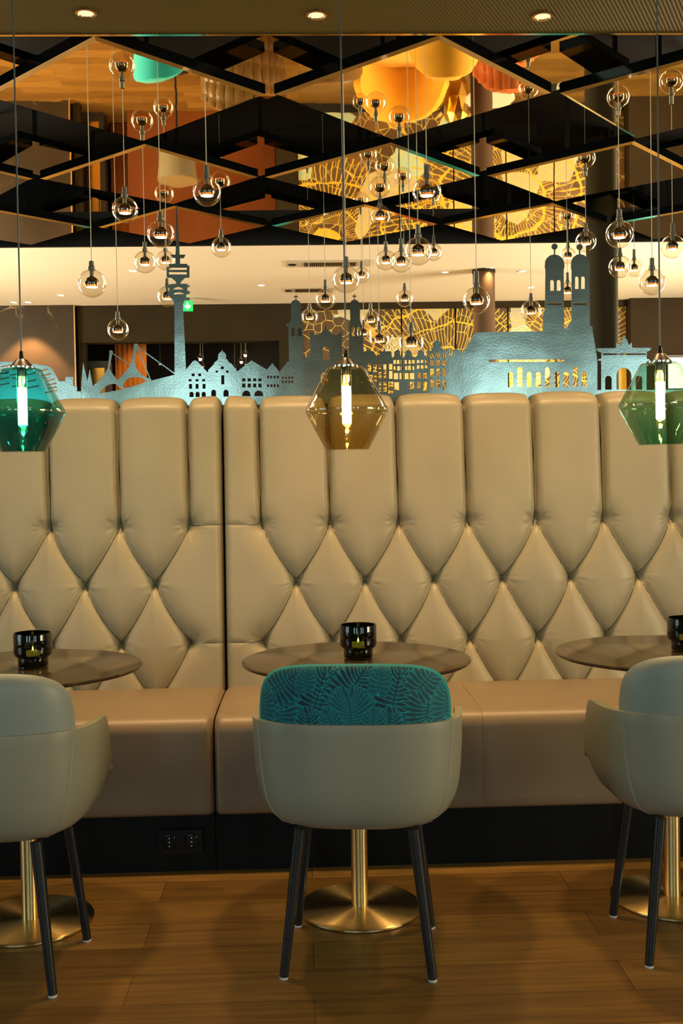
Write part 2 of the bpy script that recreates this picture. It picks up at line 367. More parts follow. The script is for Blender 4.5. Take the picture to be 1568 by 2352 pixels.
def art_material():
    """mural: brown ground with fans of yellow line drawing, cream and pale green patches"""
    m, N, L, b = mat('line drawing mural')
    tc = N.new('ShaderNodeTexCoord')
    def math(op, a, c=None, d=None):
        n = N.new('ShaderNodeMath'); n.operation = op
        for i, v in enumerate((a, c, d)):
            if v is None: continue
            if isinstance(v, (int, float)): n.inputs[i].default_value = v
            else: L.new(v, n.inputs[i])
        return n.outputs[0]
    sp = N.new('ShaderNodeSeparateXYZ'); L.new(tc.outputs['Object'], sp.inputs[0])
    X, Z = sp.outputs['X'], sp.outputs['Z']
    nz = N.new('ShaderNodeTexNoise'); nz.inputs['Scale'].default_value = 2.2; L.new(tc.outputs['Object'], nz.inputs['Vector'])
    wob = math('MULTIPLY_ADD', nz.outputs['Fac'], .35, -.17)
    def fan(cx, cz, nt, nr, r0, r1):
        dx = math('SUBTRACT', X, cx); dz = math('SUBTRACT', Z, cz)
        th = math('ADD', math('ARCTAN2', dz, dx), math('MULTIPLY', wob, .35))
        rr = math('SQRT', math('ADD', math('MULTIPLY', dx, dx), math('MULTIPLY', dz, dz)))
        rr = math('ADD', rr, wob)
        band = math('FLOOR', math('MULTIPLY', rr, nr))
        ft = math('FRACT', math('MULTIPLY', math('ADD', th, math('MULTIPLY', band, .37)), nt))
        a = math('LESS_THAN', ft, .20)
        fr = math('FRACT', math('MULTIPLY', rr, nr)); c = math('LESS_THAN', fr, .07)
        ln = math('MAXIMUM', a, c)
        ins = math('MULTIPLY', math('GREATER_THAN', rr, r0), math('LESS_THAN', rr, r1))
        return math('MULTIPLY', ln, ins)
    f1 = fan(1.62, 2.30, 17.0, 4.2, .12, 1.1)
    f2 = fan(2.35, 1.10, 11.0, 2.6, .10, 1.15)
    f3 = fan(0.30, 1.5, 12.0, 3.0, .15, .95)
    f4 = fan(3.15, 2.7, 12.0, 3.0, .12, .8)
    lines = math('MAXIMUM', math('MAXIMUM', f1, f2), math('MAXIMUM', f3, f4))
    vo = N.new('ShaderNodeTexVoronoi'); vo.inputs['Scale'].default_value = 2.6; vo.feature = 'F1'
    mx0 = N.new('ShaderNodeMixRGB'); mx0.inputs[0].default_value = .12
    n2 = N.new('ShaderNodeTexNoise'); n2.inputs['Scale'].default_value = 3; L.new(tc.outputs['Object'], n2.inputs['Vector'])
    L.new(tc.outputs['Object'], mx0.inputs[1]); L.new(n2.outputs['Color'], mx0.inputs[2]); L.new(mx0.outputs[0], vo.inputs['Vector'])
    sc = N.new('ShaderNodeSeparateColor'); L.new(vo.outputs['Color'], sc.inputs[0])
    r = N.new('ShaderNodeValToRGB'); r.color_ramp.interpolation = 'CONSTANT'
    e = r.color_ramp.elements; e[0].position = 0; e[0].color = (.085, .045, .014, 1)
    e[1].position = .5; e[1].color = (.17, .085, .025, 1)
    for p, c in ((.72, (.50, .43, .26, 1)), (.80, (.12, .07, .025, 1)), (.88, (.75, .42, .03, 1)), (.94, (.42, .58, .42, 1))):
        q = e.new(p); q.color = c
    L.new(sc.outputs[0], r.inputs['Fac'])
    # fine ink lines inside the patches
    v2 = N.new('ShaderNodeTexVoronoi'); v2.feature = 'DISTANCE_TO_EDGE'; v2.inputs['Scale'].default_value = 8; L.new(mx0.outputs[0], v2.inputs['Vector'])
    ink = math('MULTIPLY', math('LESS_THAN', v2.outputs['Distance'], .018), .85)
    mk = N.new('ShaderNodeMix'); mk.data_type = 'RGBA'; L.new(ink, mk.inputs['Factor']); L.new(r.outputs['Color'], mk.inputs['A']); mk.inputs['B'].default_value = (.72, .55, .12, 1)
    m1 = N.new('ShaderNodeMix'); m1.data_type = 'RGBA'; L.new(lines, m1.inputs['Factor']); L.new(mk.outputs['Result'], m1.inputs['A']); m1.inputs['B'].default_value = (.75, .46, .03, 1)
    L.new(m1.outputs['Result'], b.inputs['Base Color']); b.inputs['Roughness'].default_value = .5
    return m
M['art'] = art_material()

# ------------------------------------------------------------------ room shell
def struct(name, mb, m, bevel=0): return tag(mb.build(name, m, bevel=bevel), kind='structure')
XL, XR, YB, YF = -5.5, 5.5, -4.0, 12.0
HC = 2.752; HF = 3.27
struct('floor', MB().box(XL-.2, XR+.2, YB-.2, 14.4, -.1, 0), M['floor'])
struct('ceiling', MB().box(XL, XR, YB, 3.60, HC, HC+.75), M['near_ceiling'])
struct('ceiling', MB().box(XL, XR, 6.73, 14.2, HF, HF+.2), M['white_ceiling'])
UP = 2.857
struct('ceiling', MB().box(XL, XR, 3.60, 6.73, HC+.55, HC+.7), M['void'])
struct('trim_1', MB().box(XL, XR, 3.588, 3.602, HC-.004, HC+.1), M['mirror_edge'])
struct('trim_2', MB().box(XL, XR, 6.71, 6.735, HC-.002, HF+.01), M['void'])
# rear wall with glazing
def wall_windows(name, axis, pos, a0, a1, wins, ztop, z0=.55, z1=2.45):
    """wall along X (axis 'y') or along Y (axis 'x') at pos with window openings"""
    mb = MB(); cur = a0
    def bx(u0, u1, za, zb, t=.1):
        p0, p1 = (pos-t, pos) if pos < 0 else (pos, pos+t)
        if axis == 'y': mb.box(u0, u1, p0, p1, za, zb)
        else: mb.box(p0, p1, u0, u1, za, zb)
    for (u0, u1) in wins:
        bx(cur, u0, 0, ztop); bx(u0, u1, 0, z0); bx(u0, u1, z1, ztop); cur = u1
    bx(cur, a1, 0, ztop)
    struct(name, mb, M['plain_wall'])
WN = [0]
def window(axis, pos, u0, u1, z0=.55, z1=2.45):
    WN[0] += 1
    root = empty('window_%d' % WN[0], (0, 0, 0)); tag(root, kind='structure')
    fr = MB(); t = .05
    p0, p1 = (pos-.07, pos-.02) if pos < 0 else (pos+.02, pos+.07)
    def bx(mb, a, b, c, d, q0=p0, q1=p1):
        if axis == 'y': mb.box(a, b, q0, q1, c, d)
        else: mb.box(q0, q1, a, b, c, d)
    bx(fr, u0, u1, z0, z0+t); bx(fr, u0, u1, z1-t, z1); bx(fr, u0, u0+t, z0, z1); bx(fr, u1-t, u1, z0, z1)
    um = (u0+u1)/2; bx(fr, um-t/2, um+t/2, z0, z1)
    fr.build('window_frame', M['frame_dark'], root)
    pn = MB(); bx(pn, u0, u1, z0, z1, (p0+p1)/2-.003, (p0+p1)/2+.003); pn.build('pane', M['glass_window'], root)
rw = [(-3.9, -2.5), (-1.6, -.7), (1.85, 2.65), (3.4, 4.4)]
wall_windows('wall_rear', 'y', YB, XL, XR, rw, HC+.3, .55, 2.66)
for a, b_ in rw: window('y', YB, a, b_, .55, 2.66)
lw = [(-.2, 2.6), (6.9, 10.3)]  # far openings added to go with the cream fill lights
wall_windows('wall_left', 'x', XL, YB, YF+2.2, lw, HF+.2)
wall_windows('wall_right', 'x', XR, YB, YF+2.2, lw, HF+.2)
for a, b_ in lw: window('x', XL, a, b_); window('x', XR, a, b_)
# far wall, built of its different stretches
xm = -2.52; xo0 = -2.42; xo1 = -.27; xa1 = 3.66
struct('wall_far_marble', MB().box(XL, xm, 11.90, 12.12, 0, HF), M['marble'])
struct('trim_3', MB().box(xm, xm+.014, 11.89, 12.10, 0, HF), M['brass'])
mb = MB().box(xm+.03, xo1+.24, 11.96, 12.12, 2.86, HF).box(xm+.03, xo0, 11.98, 12.12, 0, 2.86).box(xo1, xo1+.24, 11.97, 12.12, 0, 2.86)
struct('wall_far_beam', mb, M['dark_wall'])
struct('trim_4', MB().box(xo1+.24, xa1, 11.95, 12.0, 3.20, HF), M['dark_wall'])
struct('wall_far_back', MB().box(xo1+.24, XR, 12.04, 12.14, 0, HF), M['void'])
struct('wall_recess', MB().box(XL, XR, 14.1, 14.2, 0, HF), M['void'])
struct('wall_far_right', MB().box(xa1, XR, 11.85, 12.03, 0, HF), M['right_wall'])
# mural panels
art = empty('mural', (0, 0, 0)); tag(art, 'brown wall mural of yellow line drawings on the far wall', 'mural')
cuts = [xo1+.24, aY(922, 760, 12).x, aY(1046, 760, 12).x, aY(1166, 740, 12).x, 2.85, xa1]
for a, b_ in zip(cuts[:-1], cuts[1:]):
    MB().box(a+.008, b_-.008, 12.0, 12.03, .12, 3.205).build('mural_panel', M['art'], art)
def text_mesh(name, body, size, loc, m, parent=None, rotx=pi/2, roty=0, ext=.002, align='CENTER'):
    cu = bpy.data.curves.new(name, 'FONT'); cu.body = body; cu.size = size; cu.extrude = ext; cu.align_x = align
    o = bpy.data.objects.new(name, cu); COL.objects.link(o)
    bpy.context.view_layer.update(); dg = bpy.context.evaluated_depsgraph_get()
    me = bpy.data.meshes.new_from_object(o.evaluated_get(dg)); bpy.data.objects.remove(o)
    me.name = name; me.materials.clear(); me.materials.append(m)
    r = bpy.data.objects.new(name, me); COL.objects.link(r); r.location = loc; r.rotation_euler = (rotx, roty, 0)
    if parent: r.parent = parent
    return r
M['letter'] = pm('cream lettering', (.85, .75, .5), .6)
text_mesh('lettering', '&', .075, aY(902, 779, 11.99), M['letter'], art, roty=radians(-5))
text_mesh('lettering', 'erdel', .075, aY(902, 792, 11.99), M['letter'], art, roty=radians(-5))
text_mesh('lettering', 'LUGS', .085, aY(899, 804, 11.99), M['letter'], art, roty=radians(4))

# ------------------------------------------------------------------ columns
def column(x, y, r, z1, m, label):
    root = empty('column', (x, y, 0)); tag(root, label, 'column')
    MB().lathe([(r, 0), (r, z1)], 40).build('shaft', m, root, smooth=True)
    MB().lathe([(r*1.06, z1-.03), (r*1.06, z1)], 40).build('collar', M['dark_wall'], root, smooth=True)
    return root
column(1.79, 6.35, .092, HC+.549, M['column'], 'thick olive grey round column passing up through the mirrored ceiling')
column(1.735, 10.2, .104, HF, M['column2'], 'brown round column in front of the mural, topped at white ceiling')

# ------------------------------------------------------------------ mirrored diamond ceiling
rows = [(-.678, 1.157, 3.605), (-.112, 1.11, 4.16), (.405, 1.084, 4.735), (-.19, 1.091, 5.27), (-.675, 1.019, 5.775), (-.188, 1.0, 6.25), (-.691, .968, 6.70)]
def vx(t, x):
    x0, s, y = rows[t]; return Vector((x0 + round((x-x0)/s)*s, y))
APOLY = []
rown = ['front', 'middle', 'rear']
for t in (0, 2, 4):
    x0, s, y = rows[t]
    ks = [k for k in range(-4, 5) if -2.0 < x0+k*s < 2.75]
    for n, k in enumerate(ks):
        x = x0+k*s
        P = [Vector((x, y)), vx(t+1, x+s/2), vx(t+2, x), vx(t+1, x-s/2)]
        c = sum(P, Vector((0, 0)))/4
        def inset(P, d):
            out = []
            for i in range(4):
                a = (P[i]-P[i-1]).normalized(); b_ = (P[(i+1) % 4]-P[i]).normalized()
                na = Vector((-a.y, a.x)); nb = Vector((-b_.y, b_.x))
                if na.dot(c-P[i]) < 0: na, nb = -na, -nb
                bis = (na+nb).normalized(); out.append(P[i] + bis*d/max(.2, bis.dot(na)))
            return out
        p0 = inset(P, .012); p1 = inset(P, .030)
        APOLY.append(p0)
        root = empty('mirror_panel', (c.x, c.y, HC))
        words = ['leftmost', 'second from left', 'third from left', 'fourth from left', 'fifth from left']
        tag(root, 'diamond-shaped bronze mirror ceiling panel, %s row, %s' % (rown[t//2], words[n]), 'ceiling panel', 'mirrored diamond panels of the ceiling')
        rel = lambda q, z: (q.x-c.x, q.y-c.y, z)
        mbm = MB().add([rel(q, 0.0) for q in p1], [(0, 1, 2, 3)]); o = mbm.build('mirror', M['mirror'], root)
        mbe = MB().add([rel(q, 0.0) for q in p1]+[rel(q, .006) for q in p0], [(i, (i+1) % 4, 4+(i+1) % 4, 4+i) for i in range(4)])
        mbe.build('bevelled_edge', M['mirror_edge'], root)
        mbb = MB().add([rel(q, .006) for q in p0]+[rel(q, .045) for q in p0], [(i, (i+1) % 4, 4+(i+1) % 4, 4+i) for i in range(4)]+[(7, 6, 5, 4)])
        mbb.build('backing', M['gloss_black'], root)
        for q in (p0[0]*.6+c*.4, p0[2]*.6+c*.4): MB().box(q.x-c.x-.01, q.x-c.x+.01, q.y-c.y-.01, q.y-c.y+.01, .045, .55).build('hanger', M['void'], root)

# smaller mirrors hung higher, above the meeting points of the panels
for t in (1, 3, 5):
    x0, s, y = rows[t]
    for n, k in enumerate([k for k in range(-4, 5) if -1.7 < x0+k*s < 2.5]):
        x = x0+k*s; P = [(0, -.31), (.29, 0), (-.02, .33), (-.30, -.01)]
        root = empty('mirror_panel', (x, y, UP)); words = ['leftmost', 'second from left', 'third from left', 'fourth from left', 'fifth from left']
        tag(root, 'small recessed bronze mirror between diamond ceiling panels, %s row, %s' % (rown[t//2], words[n]), 'ceiling panel', 'small mirrors in the black gaps')
        MB().add([(a, b_, 0) for a, b_ in P], [(0, 1, 2, 3)]).build('mirror', M['mirror'], root)
        MB().add([(a, b_, .001) for a, b_ in P]+[(a, b_, .03) for a, b_ in P], [(i, (i+1) % 4, 4+(i+1) % 4, 4+i) for i in range(4)]+[(7, 6, 5, 4)]).build('backing', M['gloss_black'], root)
        MB().box(-.01, .01, -.01, .01, .03, HC+.55-UP).build('hanger', M['void'], root)

def in_small(x, y):
    for t in (1, 3, 5):
        x0, s, yy = rows[t]
        dx = x-(x0+round((x-x0)/s)*s)
        if abs(dx)/.30+abs(y-yy)/.33 < 1: return True
    return False
def in_poly(x, y):
    for P in APOLY:
        s = 0; ok = True
        for i in range(4):
            a, b_ = P[i], P[(i+1) % 4]
            cr = (b_.x-a.x)*(y-a.y)-(b_.y-a.y)*(x-a.x)
            if s == 0: s = 1 if cr > 0 else -1
            elif cr*s < 0: ok = False; break
        if ok: return True
    return False

# ------------------------------------------------------------------ recessed lights, grilles
def downlight(x, y, z, r, emis, label, group):
    root = empty('recessed_downlight', (x, y, z)); tag(root, label, 'ceiling light', group)
    MB().lathe([(r, 0), (r, -.004), (r*.78, -.005), (r*.7, -.001), (r*.7, 0)], 32).build('ring', M['ring'] if emis == 'downlight' else M['white_plastic'], root, smooth=True)
    MB().lathe([(0.0001, -.002), (r*.7, -.002), (r*.7, -.0012), (0.0001, -.0012)], 32).build('lens', M[emis], root, smooth=True)
for (x, y), l in zip(SPOTS_NEAR, ['recessed round downlight in olive ceiling above the teal lamp side', 'recessed round downlight in olive ceiling left of the middle cable', 'recessed round downlight in olive ceiling at right']):
    downlight(x, y, HC, .034, 'downlight', l, 'downlights in the olive ceiling')
for (px, py), l in zip([(600, 655), (1022, 625), (1123, 616), (1198, 623), (1218, 660), (35, 696), (68, 696), (140, 678), (305, 622)],
        ['small lit downlight in white ceiling left of the ceiling grilles', 'small lit downlight in white ceiling left of the brown column', 'small lit downlight in white ceiling above the brown column', 'small lit downlight in white ceiling right of the brown column',
         'small lit downlight near the wall above the mural', 'leftmost small downlight by the marble wall', 'second small downlight by the marble wall', 'small downlight just left of the lowest left globe', 'small lit downlight behind the left globe cluster']):
    p = aZ(px, py, HF); downlight(p.x, min(p.y, 11.7), HF, .045, 'downlight_w', l, 'downlights in the white ceiling')
def grille(px0, px1, py, dy, label):
    a = aZ(px0, py, HF); b_ = aZ(px1, py, HF); cx = (a.x+b_.x)/2; w_ = b_.x-a.x
    root = empty('air_grille', (cx, a.y, HF)); tag(root, label, 'air vent')
    MB().box(-w_/2, w_/2, -dy, dy, -.012, 0).build('frame', M['grille'], root, bevel=.003)
    mb = MB()
    for i in range(26):
        x = -w_*.28 + i*w_*.62/26; mb.box(x, x+w_*.008, -dy*.6, dy*.6, -.022, -.012)
    mb.build('louvre', M['dark_wall'], root)
    MB().lathe([(0.0001, -.02), (.035, -.018), (.04, -.012)], 24, (-w_*.42, 0, 0)).build('sensor', M['dark_wall'], root, smooth=True)
grille(655, 850, 605, .13, 'wide slotted air vent in white ceiling behind middle globes')
grille(653, 765, 665, .13, 'smaller slotted air vent close to the far wall')

# ------------------------------------------------------------------ exit sign
p = aY(431, 703, 11.5)
es = empty('exit_sign', tuple(p)); tag(es, 'green lit emergency exit sign with white down arrow', 'exit sign')
MB().box(-.055, .055, -.015, .015, -.055, .055).build('housing', M['green_sign'], es, bevel=.003)
mb = MB(); loop_plate(mb, [(-.009, .035), (.009, .035), (.009, -.002), (.030, .012), (.030, -.012), (0, -.038), (-.030, -.012), (-.030, .012), (-.009, -.002)][::-1], [], -.017, .003); mb.build('arrow', M['white_sign'], es)
MB().box(-.004, .004, -.004, .004, .055, HF-p.z).build('bracket', M['frame_dark'], es)

# ------------------------------------------------------------------ banquette
STEP = .2615
def bench_module(x0, x1, rows_b, edge_left, edge_right, label):
    """rows_b: [(z, [x...]) ...] button rows from the top"""
    root = empty('banquette', ((x0+x1)/2, 3.9, 0)); tag(root, label, 'banquette', None)
    cx = (x0+x1)/2
    ztop = 1.585; rad = .05; zb = .44
    # path
    front = np.linspace(zb, ztop-rad, 210)
    arc = np.linspace(0, pi/2, 14)[1:]
    back = np.linspace(0, .07, 5)[1:]
    Pz = np.concatenate([front, ztop-rad+rad*np.sin(arc), np.full(4, ztop)])
    Py = np.concatenate([np.zeros(210), rad*(1-np.cos(arc)), rad+back])
    Ny = np.concatenate([-np.ones(210), -np.cos(arc), np.zeros(4)]); Nz = np.concatenate([np.zeros(210), np.sin(arc), np.ones(4)])
    arcl = np.concatenate([front, ztop-rad+rad*arc, ztop-rad+rad*pi/2+back])
    lean = .05*(Pz-.5)
    nx = int((x1-x0)/.0052); xs = np.linspace(x0, x1, nx)
    GX, GS = np.meshgrid(xs, arcl)
    Hm = .050; h = np.full(GX.shape, Hm)
    def prof(d, w_): u = np.clip(d/w_, 0, 1); return (1-(1-u)**2.4)**.62
    def seg(ax, az, bx, bz, D, w_):
        nonlocal h
        dx, dz = bx-ax, bz-az; L2 = dx*dx+dz*dz
        t = np.clip(((GX-ax)*dx+(GS-az)*dz)/L2, 0, 1)
        # slight bow so that the folds are not ruler straight
        bow = .010*np.sin(pi*t)*(1 if dx < 0 else -1) if abs(dx) > .01 and abs(dz) > .01 else 0
        d = np.hypot(GX-(ax+t*dx)-bow, GS-(az+t*dz))
        soft = D*.70*(1-prof(d, w_)); g = D*.30*(1-np.sqrt(1-(1-np.clip(d/.020, 0, 1))**2))
        h = np.minimum(h, Hm - soft - g)
        k = 1 if dx < 0 else -1
        bowf = lambda s: .010*sin(pi*s)*k if abs(dx) > .01 and abs(dz) > .01 else 0
        LINES.append(([(ax+s*dx+bowf(s), az+s*dz) for s in np.linspace(0, 1, 26)], .0011))
    LINES = []
    def vert(ax, az, bx, bz):
        nonlocal h
        t = np.clip((GS-az)/(bz-az), 0, 1); d = np.hypot(GX-(ax+t*(bx-ax)), np.minimum(GS-az, 0))
        up = np.clip((GS-az)/.12, 0, 1)
        broad = .020*(1-prof(d, .11)); u = np.clip(d/.026, 0, 1); roll = (.026+.036*up)*(1-np.sqrt(1-(1-u)**2))
        h = np.minimum(h, Hm - broad - roll)
        LINES.append(([(ax+(bx-ax)*s, az+(bz-az)*s) for s in np.linspace(0, .70, 40)], .0026))
    r1, r2, r3, r4 = rows_b
    for x in r1[1]: vert(x, r1[0], x-.006, 1.75)
    for (za, xa), (zb_, xb) in ((r1, r2), (r2, r3), (r3, r4)):
        for a in xa:
            for b_ in xb:
                if abs(a-b_) < .17: seg(a, za, b_, zb_, .044, .108)
    for e, xe in ((edge_left, x0), (edge_right, x1)):
        if e:
            for z, X in (r1, r3):
                xb = min(X, key=lambda q: abs(q-xe))
                seg(xb, z, xe, z+.004, .007, .03)
    btn = [(x, z) for z, X in rows_b[:3] for x in X]
    for bx_, bz in btn:
        db = np.hypot(GX-bx_, GS-bz); th = np.arctan2(GS-bz, GX-bx_)
        h -= .020*np.exp(-(db/.022)**2) + .012*np.exp(-(db/.055)**2)
        h += .0010*np.sin(13*th+3*np.sin(2*th+bx_*40))*np.exp(-((db-.035)/.020)**2)
    # rounded sides
    de = np.minimum(GX-x0, x1-GX); R = .030; u = np.clip(de/R, 0, 1)
    h = h - (h+.02)*(1-np.sqrt(1-(1-u)**2))
    h += .0012*np.sin(GX*9+GS*5)*np.sin(GS*11)
    Y = 4.02 + Py[:, None] + lean[:, None] + Ny[:, None]*h; Z = Pz[:, None] + Nz[:, None]*(h-.04)
    verts = np.stack([GX-cx, Y-3.9, Z], -1).reshape(-1, 3)
    ns = len(arcl); idx = np.arange(ns*nx).reshape(ns, nx)
    quads = np.stack([idx[:-1, :-1], idx[:-1, 1:], idx[1:, 1:], idx[1:, :-1]], -1).reshape(-1, 4)
    mesh_obj('backrest', verts.tolist(), quads.tolist(), M['leather_bench'], root, True)
    mbl = MB()
    for pl, rr_ in LINES:
        pts3 = []
        for lx, lz in pl:
            if lx < x0 or lx > x1: continue
            if lz < ztop-rad:
                i = np.argmin(abs(front-lz)); j = np.argmin(abs(xs-lx)); pts3.append((lx-cx, 4.02+lean[i]-h[i, j]-3.9-.0004, lz))
        if len(pts3) > 2: mbl.tube(pts3, rr_, 6)
    mbl.build('seam_shade', M['seam_shade'], root, smooth=True)  # thin dark tubes draw the shadows lying in the folds
    MB().box(x0-cx-.0015, x1-cx+.0015, .205, .245, .0, 1.54).build('back_board', M['black'], root)
    for bx_, bz in btn:
        i = np.argmin(abs(front-bz)); j = np.argmin(abs(xs-bx_)); y = 4.02 + lean[i] - h[i, j]
        if bx_ < x1 and bx_ > x0:
            bo = MB().lathe([(0.0001, .004), (.004, .0036), (.0065, .0018), (.007, 0), (.006, -.006)], 14).build('button', M['button'], root, smooth=True)
            bo.location = (bx_-cx, y-3.9-.003, bz); bo.rotation_euler = (pi/2, 0, 0)
    # seat
    prof_y = []; f = 3.425; zt = .505; zbm = .188; rr = .05
    pts = [(4.01, zt-.01), (3.95, zt)] + [(3.95-(3.95-f-rr)*i/14, zt + .004*sin(pi*i/14)) for i in range(1, 15)]
    pts += [(f+rr-rr*sin(a), zt-rr+rr*cos(a)) for a in np.linspace(0, pi/2, 12)[1:]]
    pts += [(f - .004*sin(pi*i/10), zt-rr-(zt-rr-zbm-.012)*i/10) for i in range(1, 11)] + [(f+.012, zbm), (f+.3, zbm)]
    nx2 = int((x1-x0)/.01); V = []
    for (y, z) in pts:
        for k in range(nx2+1):
            x = x0+(x1-x0)*k/nx2; de = min(x-x0, x1-x); s = .03*(1-sqrt(max(0, 1-(1-min(de/.03, 1))**2)))
            if x0 > -.6 and abs(x-.56) < .012: s += .0018*(1-abs(x-.56)/.012)
            V.append((x-cx, y-3.9+(s if y < 3.5 else 0), z-(s*.6 if z > .45 else 0)))
    n2 = nx2+1
    Fc = [(i*n2+k, (i+1)*n2+k, (i+1)*n2+k+1, i*n2+k+1) for i in range(len(pts)-1) for k in range(nx2)]
    mesh_obj('seat', V, Fc, M['leather_seat_shaded'], root, True)
    if x0 > -.6:
        MB().tube([(.56-cx+.002, y-3.9, z+.0006) for y, z in pts[3:-3]], .0007, 6).build('stitching', M['stitch_seat'], root, smooth=True)
    MB().box(x0-cx-.0005, x1-cx+.0005, -.445, .13, 0, .187).build('plinth', M['black'], root)
    return root
SX = -.312
zr = (1.104, .886, .663, .441)
bench_module(SX+.002, 2.05, [(zr[0], [-.171+STEP*k for k in range(9)]), (zr[1], [-.042+STEP*k for k in range(8)]),
    (zr[2], [-.171+STEP*k for k in range(9)]), (zr[3], [-.042+STEP*k for k in range(8)])], True, False,
    'tan leather button-tufted banquette right of the upright joint, behind the teal cushioned chair')
bench_module(-1.95, SX-.002, [(zr[0], [-.440-STEP*k for k in range(6)]), (zr[1], [-.574-STEP*k for k in range(5)]),
    (zr[2], [-.442-STEP*k for k in range(6)]), (zr[3], [-.574-STEP*k for k in range(5)])], False, True,
    'tan leather button-tufted banquette left of the upright joint, above the wall socket')

# double socket set in the left plinth
p = aY(415, 1932, 3.452)
so = empty('wall_socket', (p.x, 3.455, p.z)); tag(so, 'black double wall socket in the dark plinth under left banquette', 'wall socket')
MB().box(-.074, .074, -.010, 0, -.042, .042).build('plate', M['gloss_black'], so, bevel=.004)
for sx in (-.036, .036):
    r_ = MB().lathe([(.024, -.0), (.024, .003), (.021, .004), (.020, .0005), (.0001, .0005)], 28).build('outlet', M['gloss_black'], so, smooth=True)
    r_.location = (sx, -.010, 0); r_.rotation_euler = (pi/2, 0, 0)
    for dz in (-.013, .0, .013):
        q = MB().lathe([(0.0001, .003), (.0022, .002), (.0022, 0)], 10).build('contact', M['chrome'], r_, smooth=True); q.location = (0, dz, .002)

# ------------------------------------------------------------------ tables
def table(x, y, label):
    root = empty('bistro_table', (x, y, 0)); tag(root, label, 'table')
    MB().lathe([(.0001, .728), (.325, .728), (.333, .731), (.335, .735), (.333, .739), (.330, .74), (.0001, .74)], 128).build('tabletop', M['tabletop'], root, smooth=True)
    MB().lathe([(.10, .718), (.10, .728)], 40).build('mounting_plate', M['blackmetal'], root, smooth=True)
    MB().lathe([(.0247, .012), (.0247, .72)], 48).build('column', M['brass'], root, smooth=True)
    MB().lathe([(.0001, .001), (.176, .001), (.18, .003), (.18, .008), (.176, .011), (.03, .0135), (.0001, .0135)], 128).build('base', M['brass'], root, smooth=True)
    MB().lathe([(.0001, 0), (.16, 0), (.16, .001), (.0001, .001)], 64).build('floor_pad', M['black'], root)
    return root
table(.139, 3.11, 'round brown bistro table on brass foot behind the teal cushioned chair')
table(-.817, 3.085, 'round brown bistro table on brass foot at left edge')
table(1.070, 3.115, 'round brown bistro table on brass foot at right edge')

def candle_holder(x, y, label, rz=0):
    root = empty('candle_holder', (x, y, .7405), rz); tag(root, label, 'candle holder', 'dark glass candle holders on the tables')
    outer = [(.0001, .001), (.040, .001), (.0425, .004), (.0425, .028), (.047, .031), (.052, .036), (.054, .043), (.054, .094), (.0525, .099)]
    inner = [(.049, .098), (.0495, .046), (.046, .038), (.038, .034), (.0001, .033)]
    MB().lathe(outer+inner, 64).build('glass_cup', M['glass_dark'], root, smooth=True)
    MB().lathe([(.0001, 0), (.041, 0), (.0432, .002), (.0425, .004), (.0001, .004)], 48).build('foot', M['glass'], root, smooth=True)
    t = MB().lathe([(.0001, .0335), (.019, .0335), (.019, .046), (.0001, .047)], 28).build('tealight', M['wax'], root, smooth=True)
    MB().lathe([(.0001, .047), (.0018, .049), (.0024, .052), (.0014, .056), (.0001, .060)], 12).build('flame', M['flame'], t, smooth=True)
    light('POINT', 'candle_light', (x, y, .81), .12, (1, .5, .15), radius=.004)
candle_holder(.146, 3.115, 'dark glass candle holder with lit tealight on the middle table')
candle_holder(-.792, 3.085, 'dark glass candle holder with lit tealight on the left table')
candle_holder(1.120, 3.120, 'dark glass candle holder cut by right edge on the right table')

# ------------------------------------------------------------------ chairs
A_, B_, YC, NE = .277, .262, .035, 3.0
def outline(th, s=1.0):
    c, s_ = cos(th), sin(th)
    return (A_*s*math.copysign(abs(c)**(2/NE), c), YC + B_*s*math.copysign(abs(s_)**(2/NE), s_))
def rim(th):
    """rim height: high round the back, dipping a little to the arm tips, low in front"""
    f = sin(th)            # -1 at the back, +1 at the front
    z = .660 - .010*max(0, min(1, (f+.9)/.9))
    x, y = outline(th)
    if y > .045:
        u = min(1, (y-.045)/.15); u = u**1.3; u = u*u*(3-2*u); z += (-.195)*u
    return z
PROF = [(.02, .366), (.25, .366), (.45, .3675), (.60, .372), (.72, .381), (.81, .394), (.875, .412), (.92, .434), (.95, .458)]
UPR = [(.966, .12), (.976, .25), (.984, .4), (.990, .55), (.994, .7), (.997, .85), (1.0, 1.0)]
def shell_pt(th, k, off=0.0):
    if k < len(PROF): s, z = PROF[k]
    else:
        s, t = UPR[k-len(PROF)]; z = .458 + (rim(th)-.458)*t
    x, y = outline(th, s+off)
    return (x, y, z)
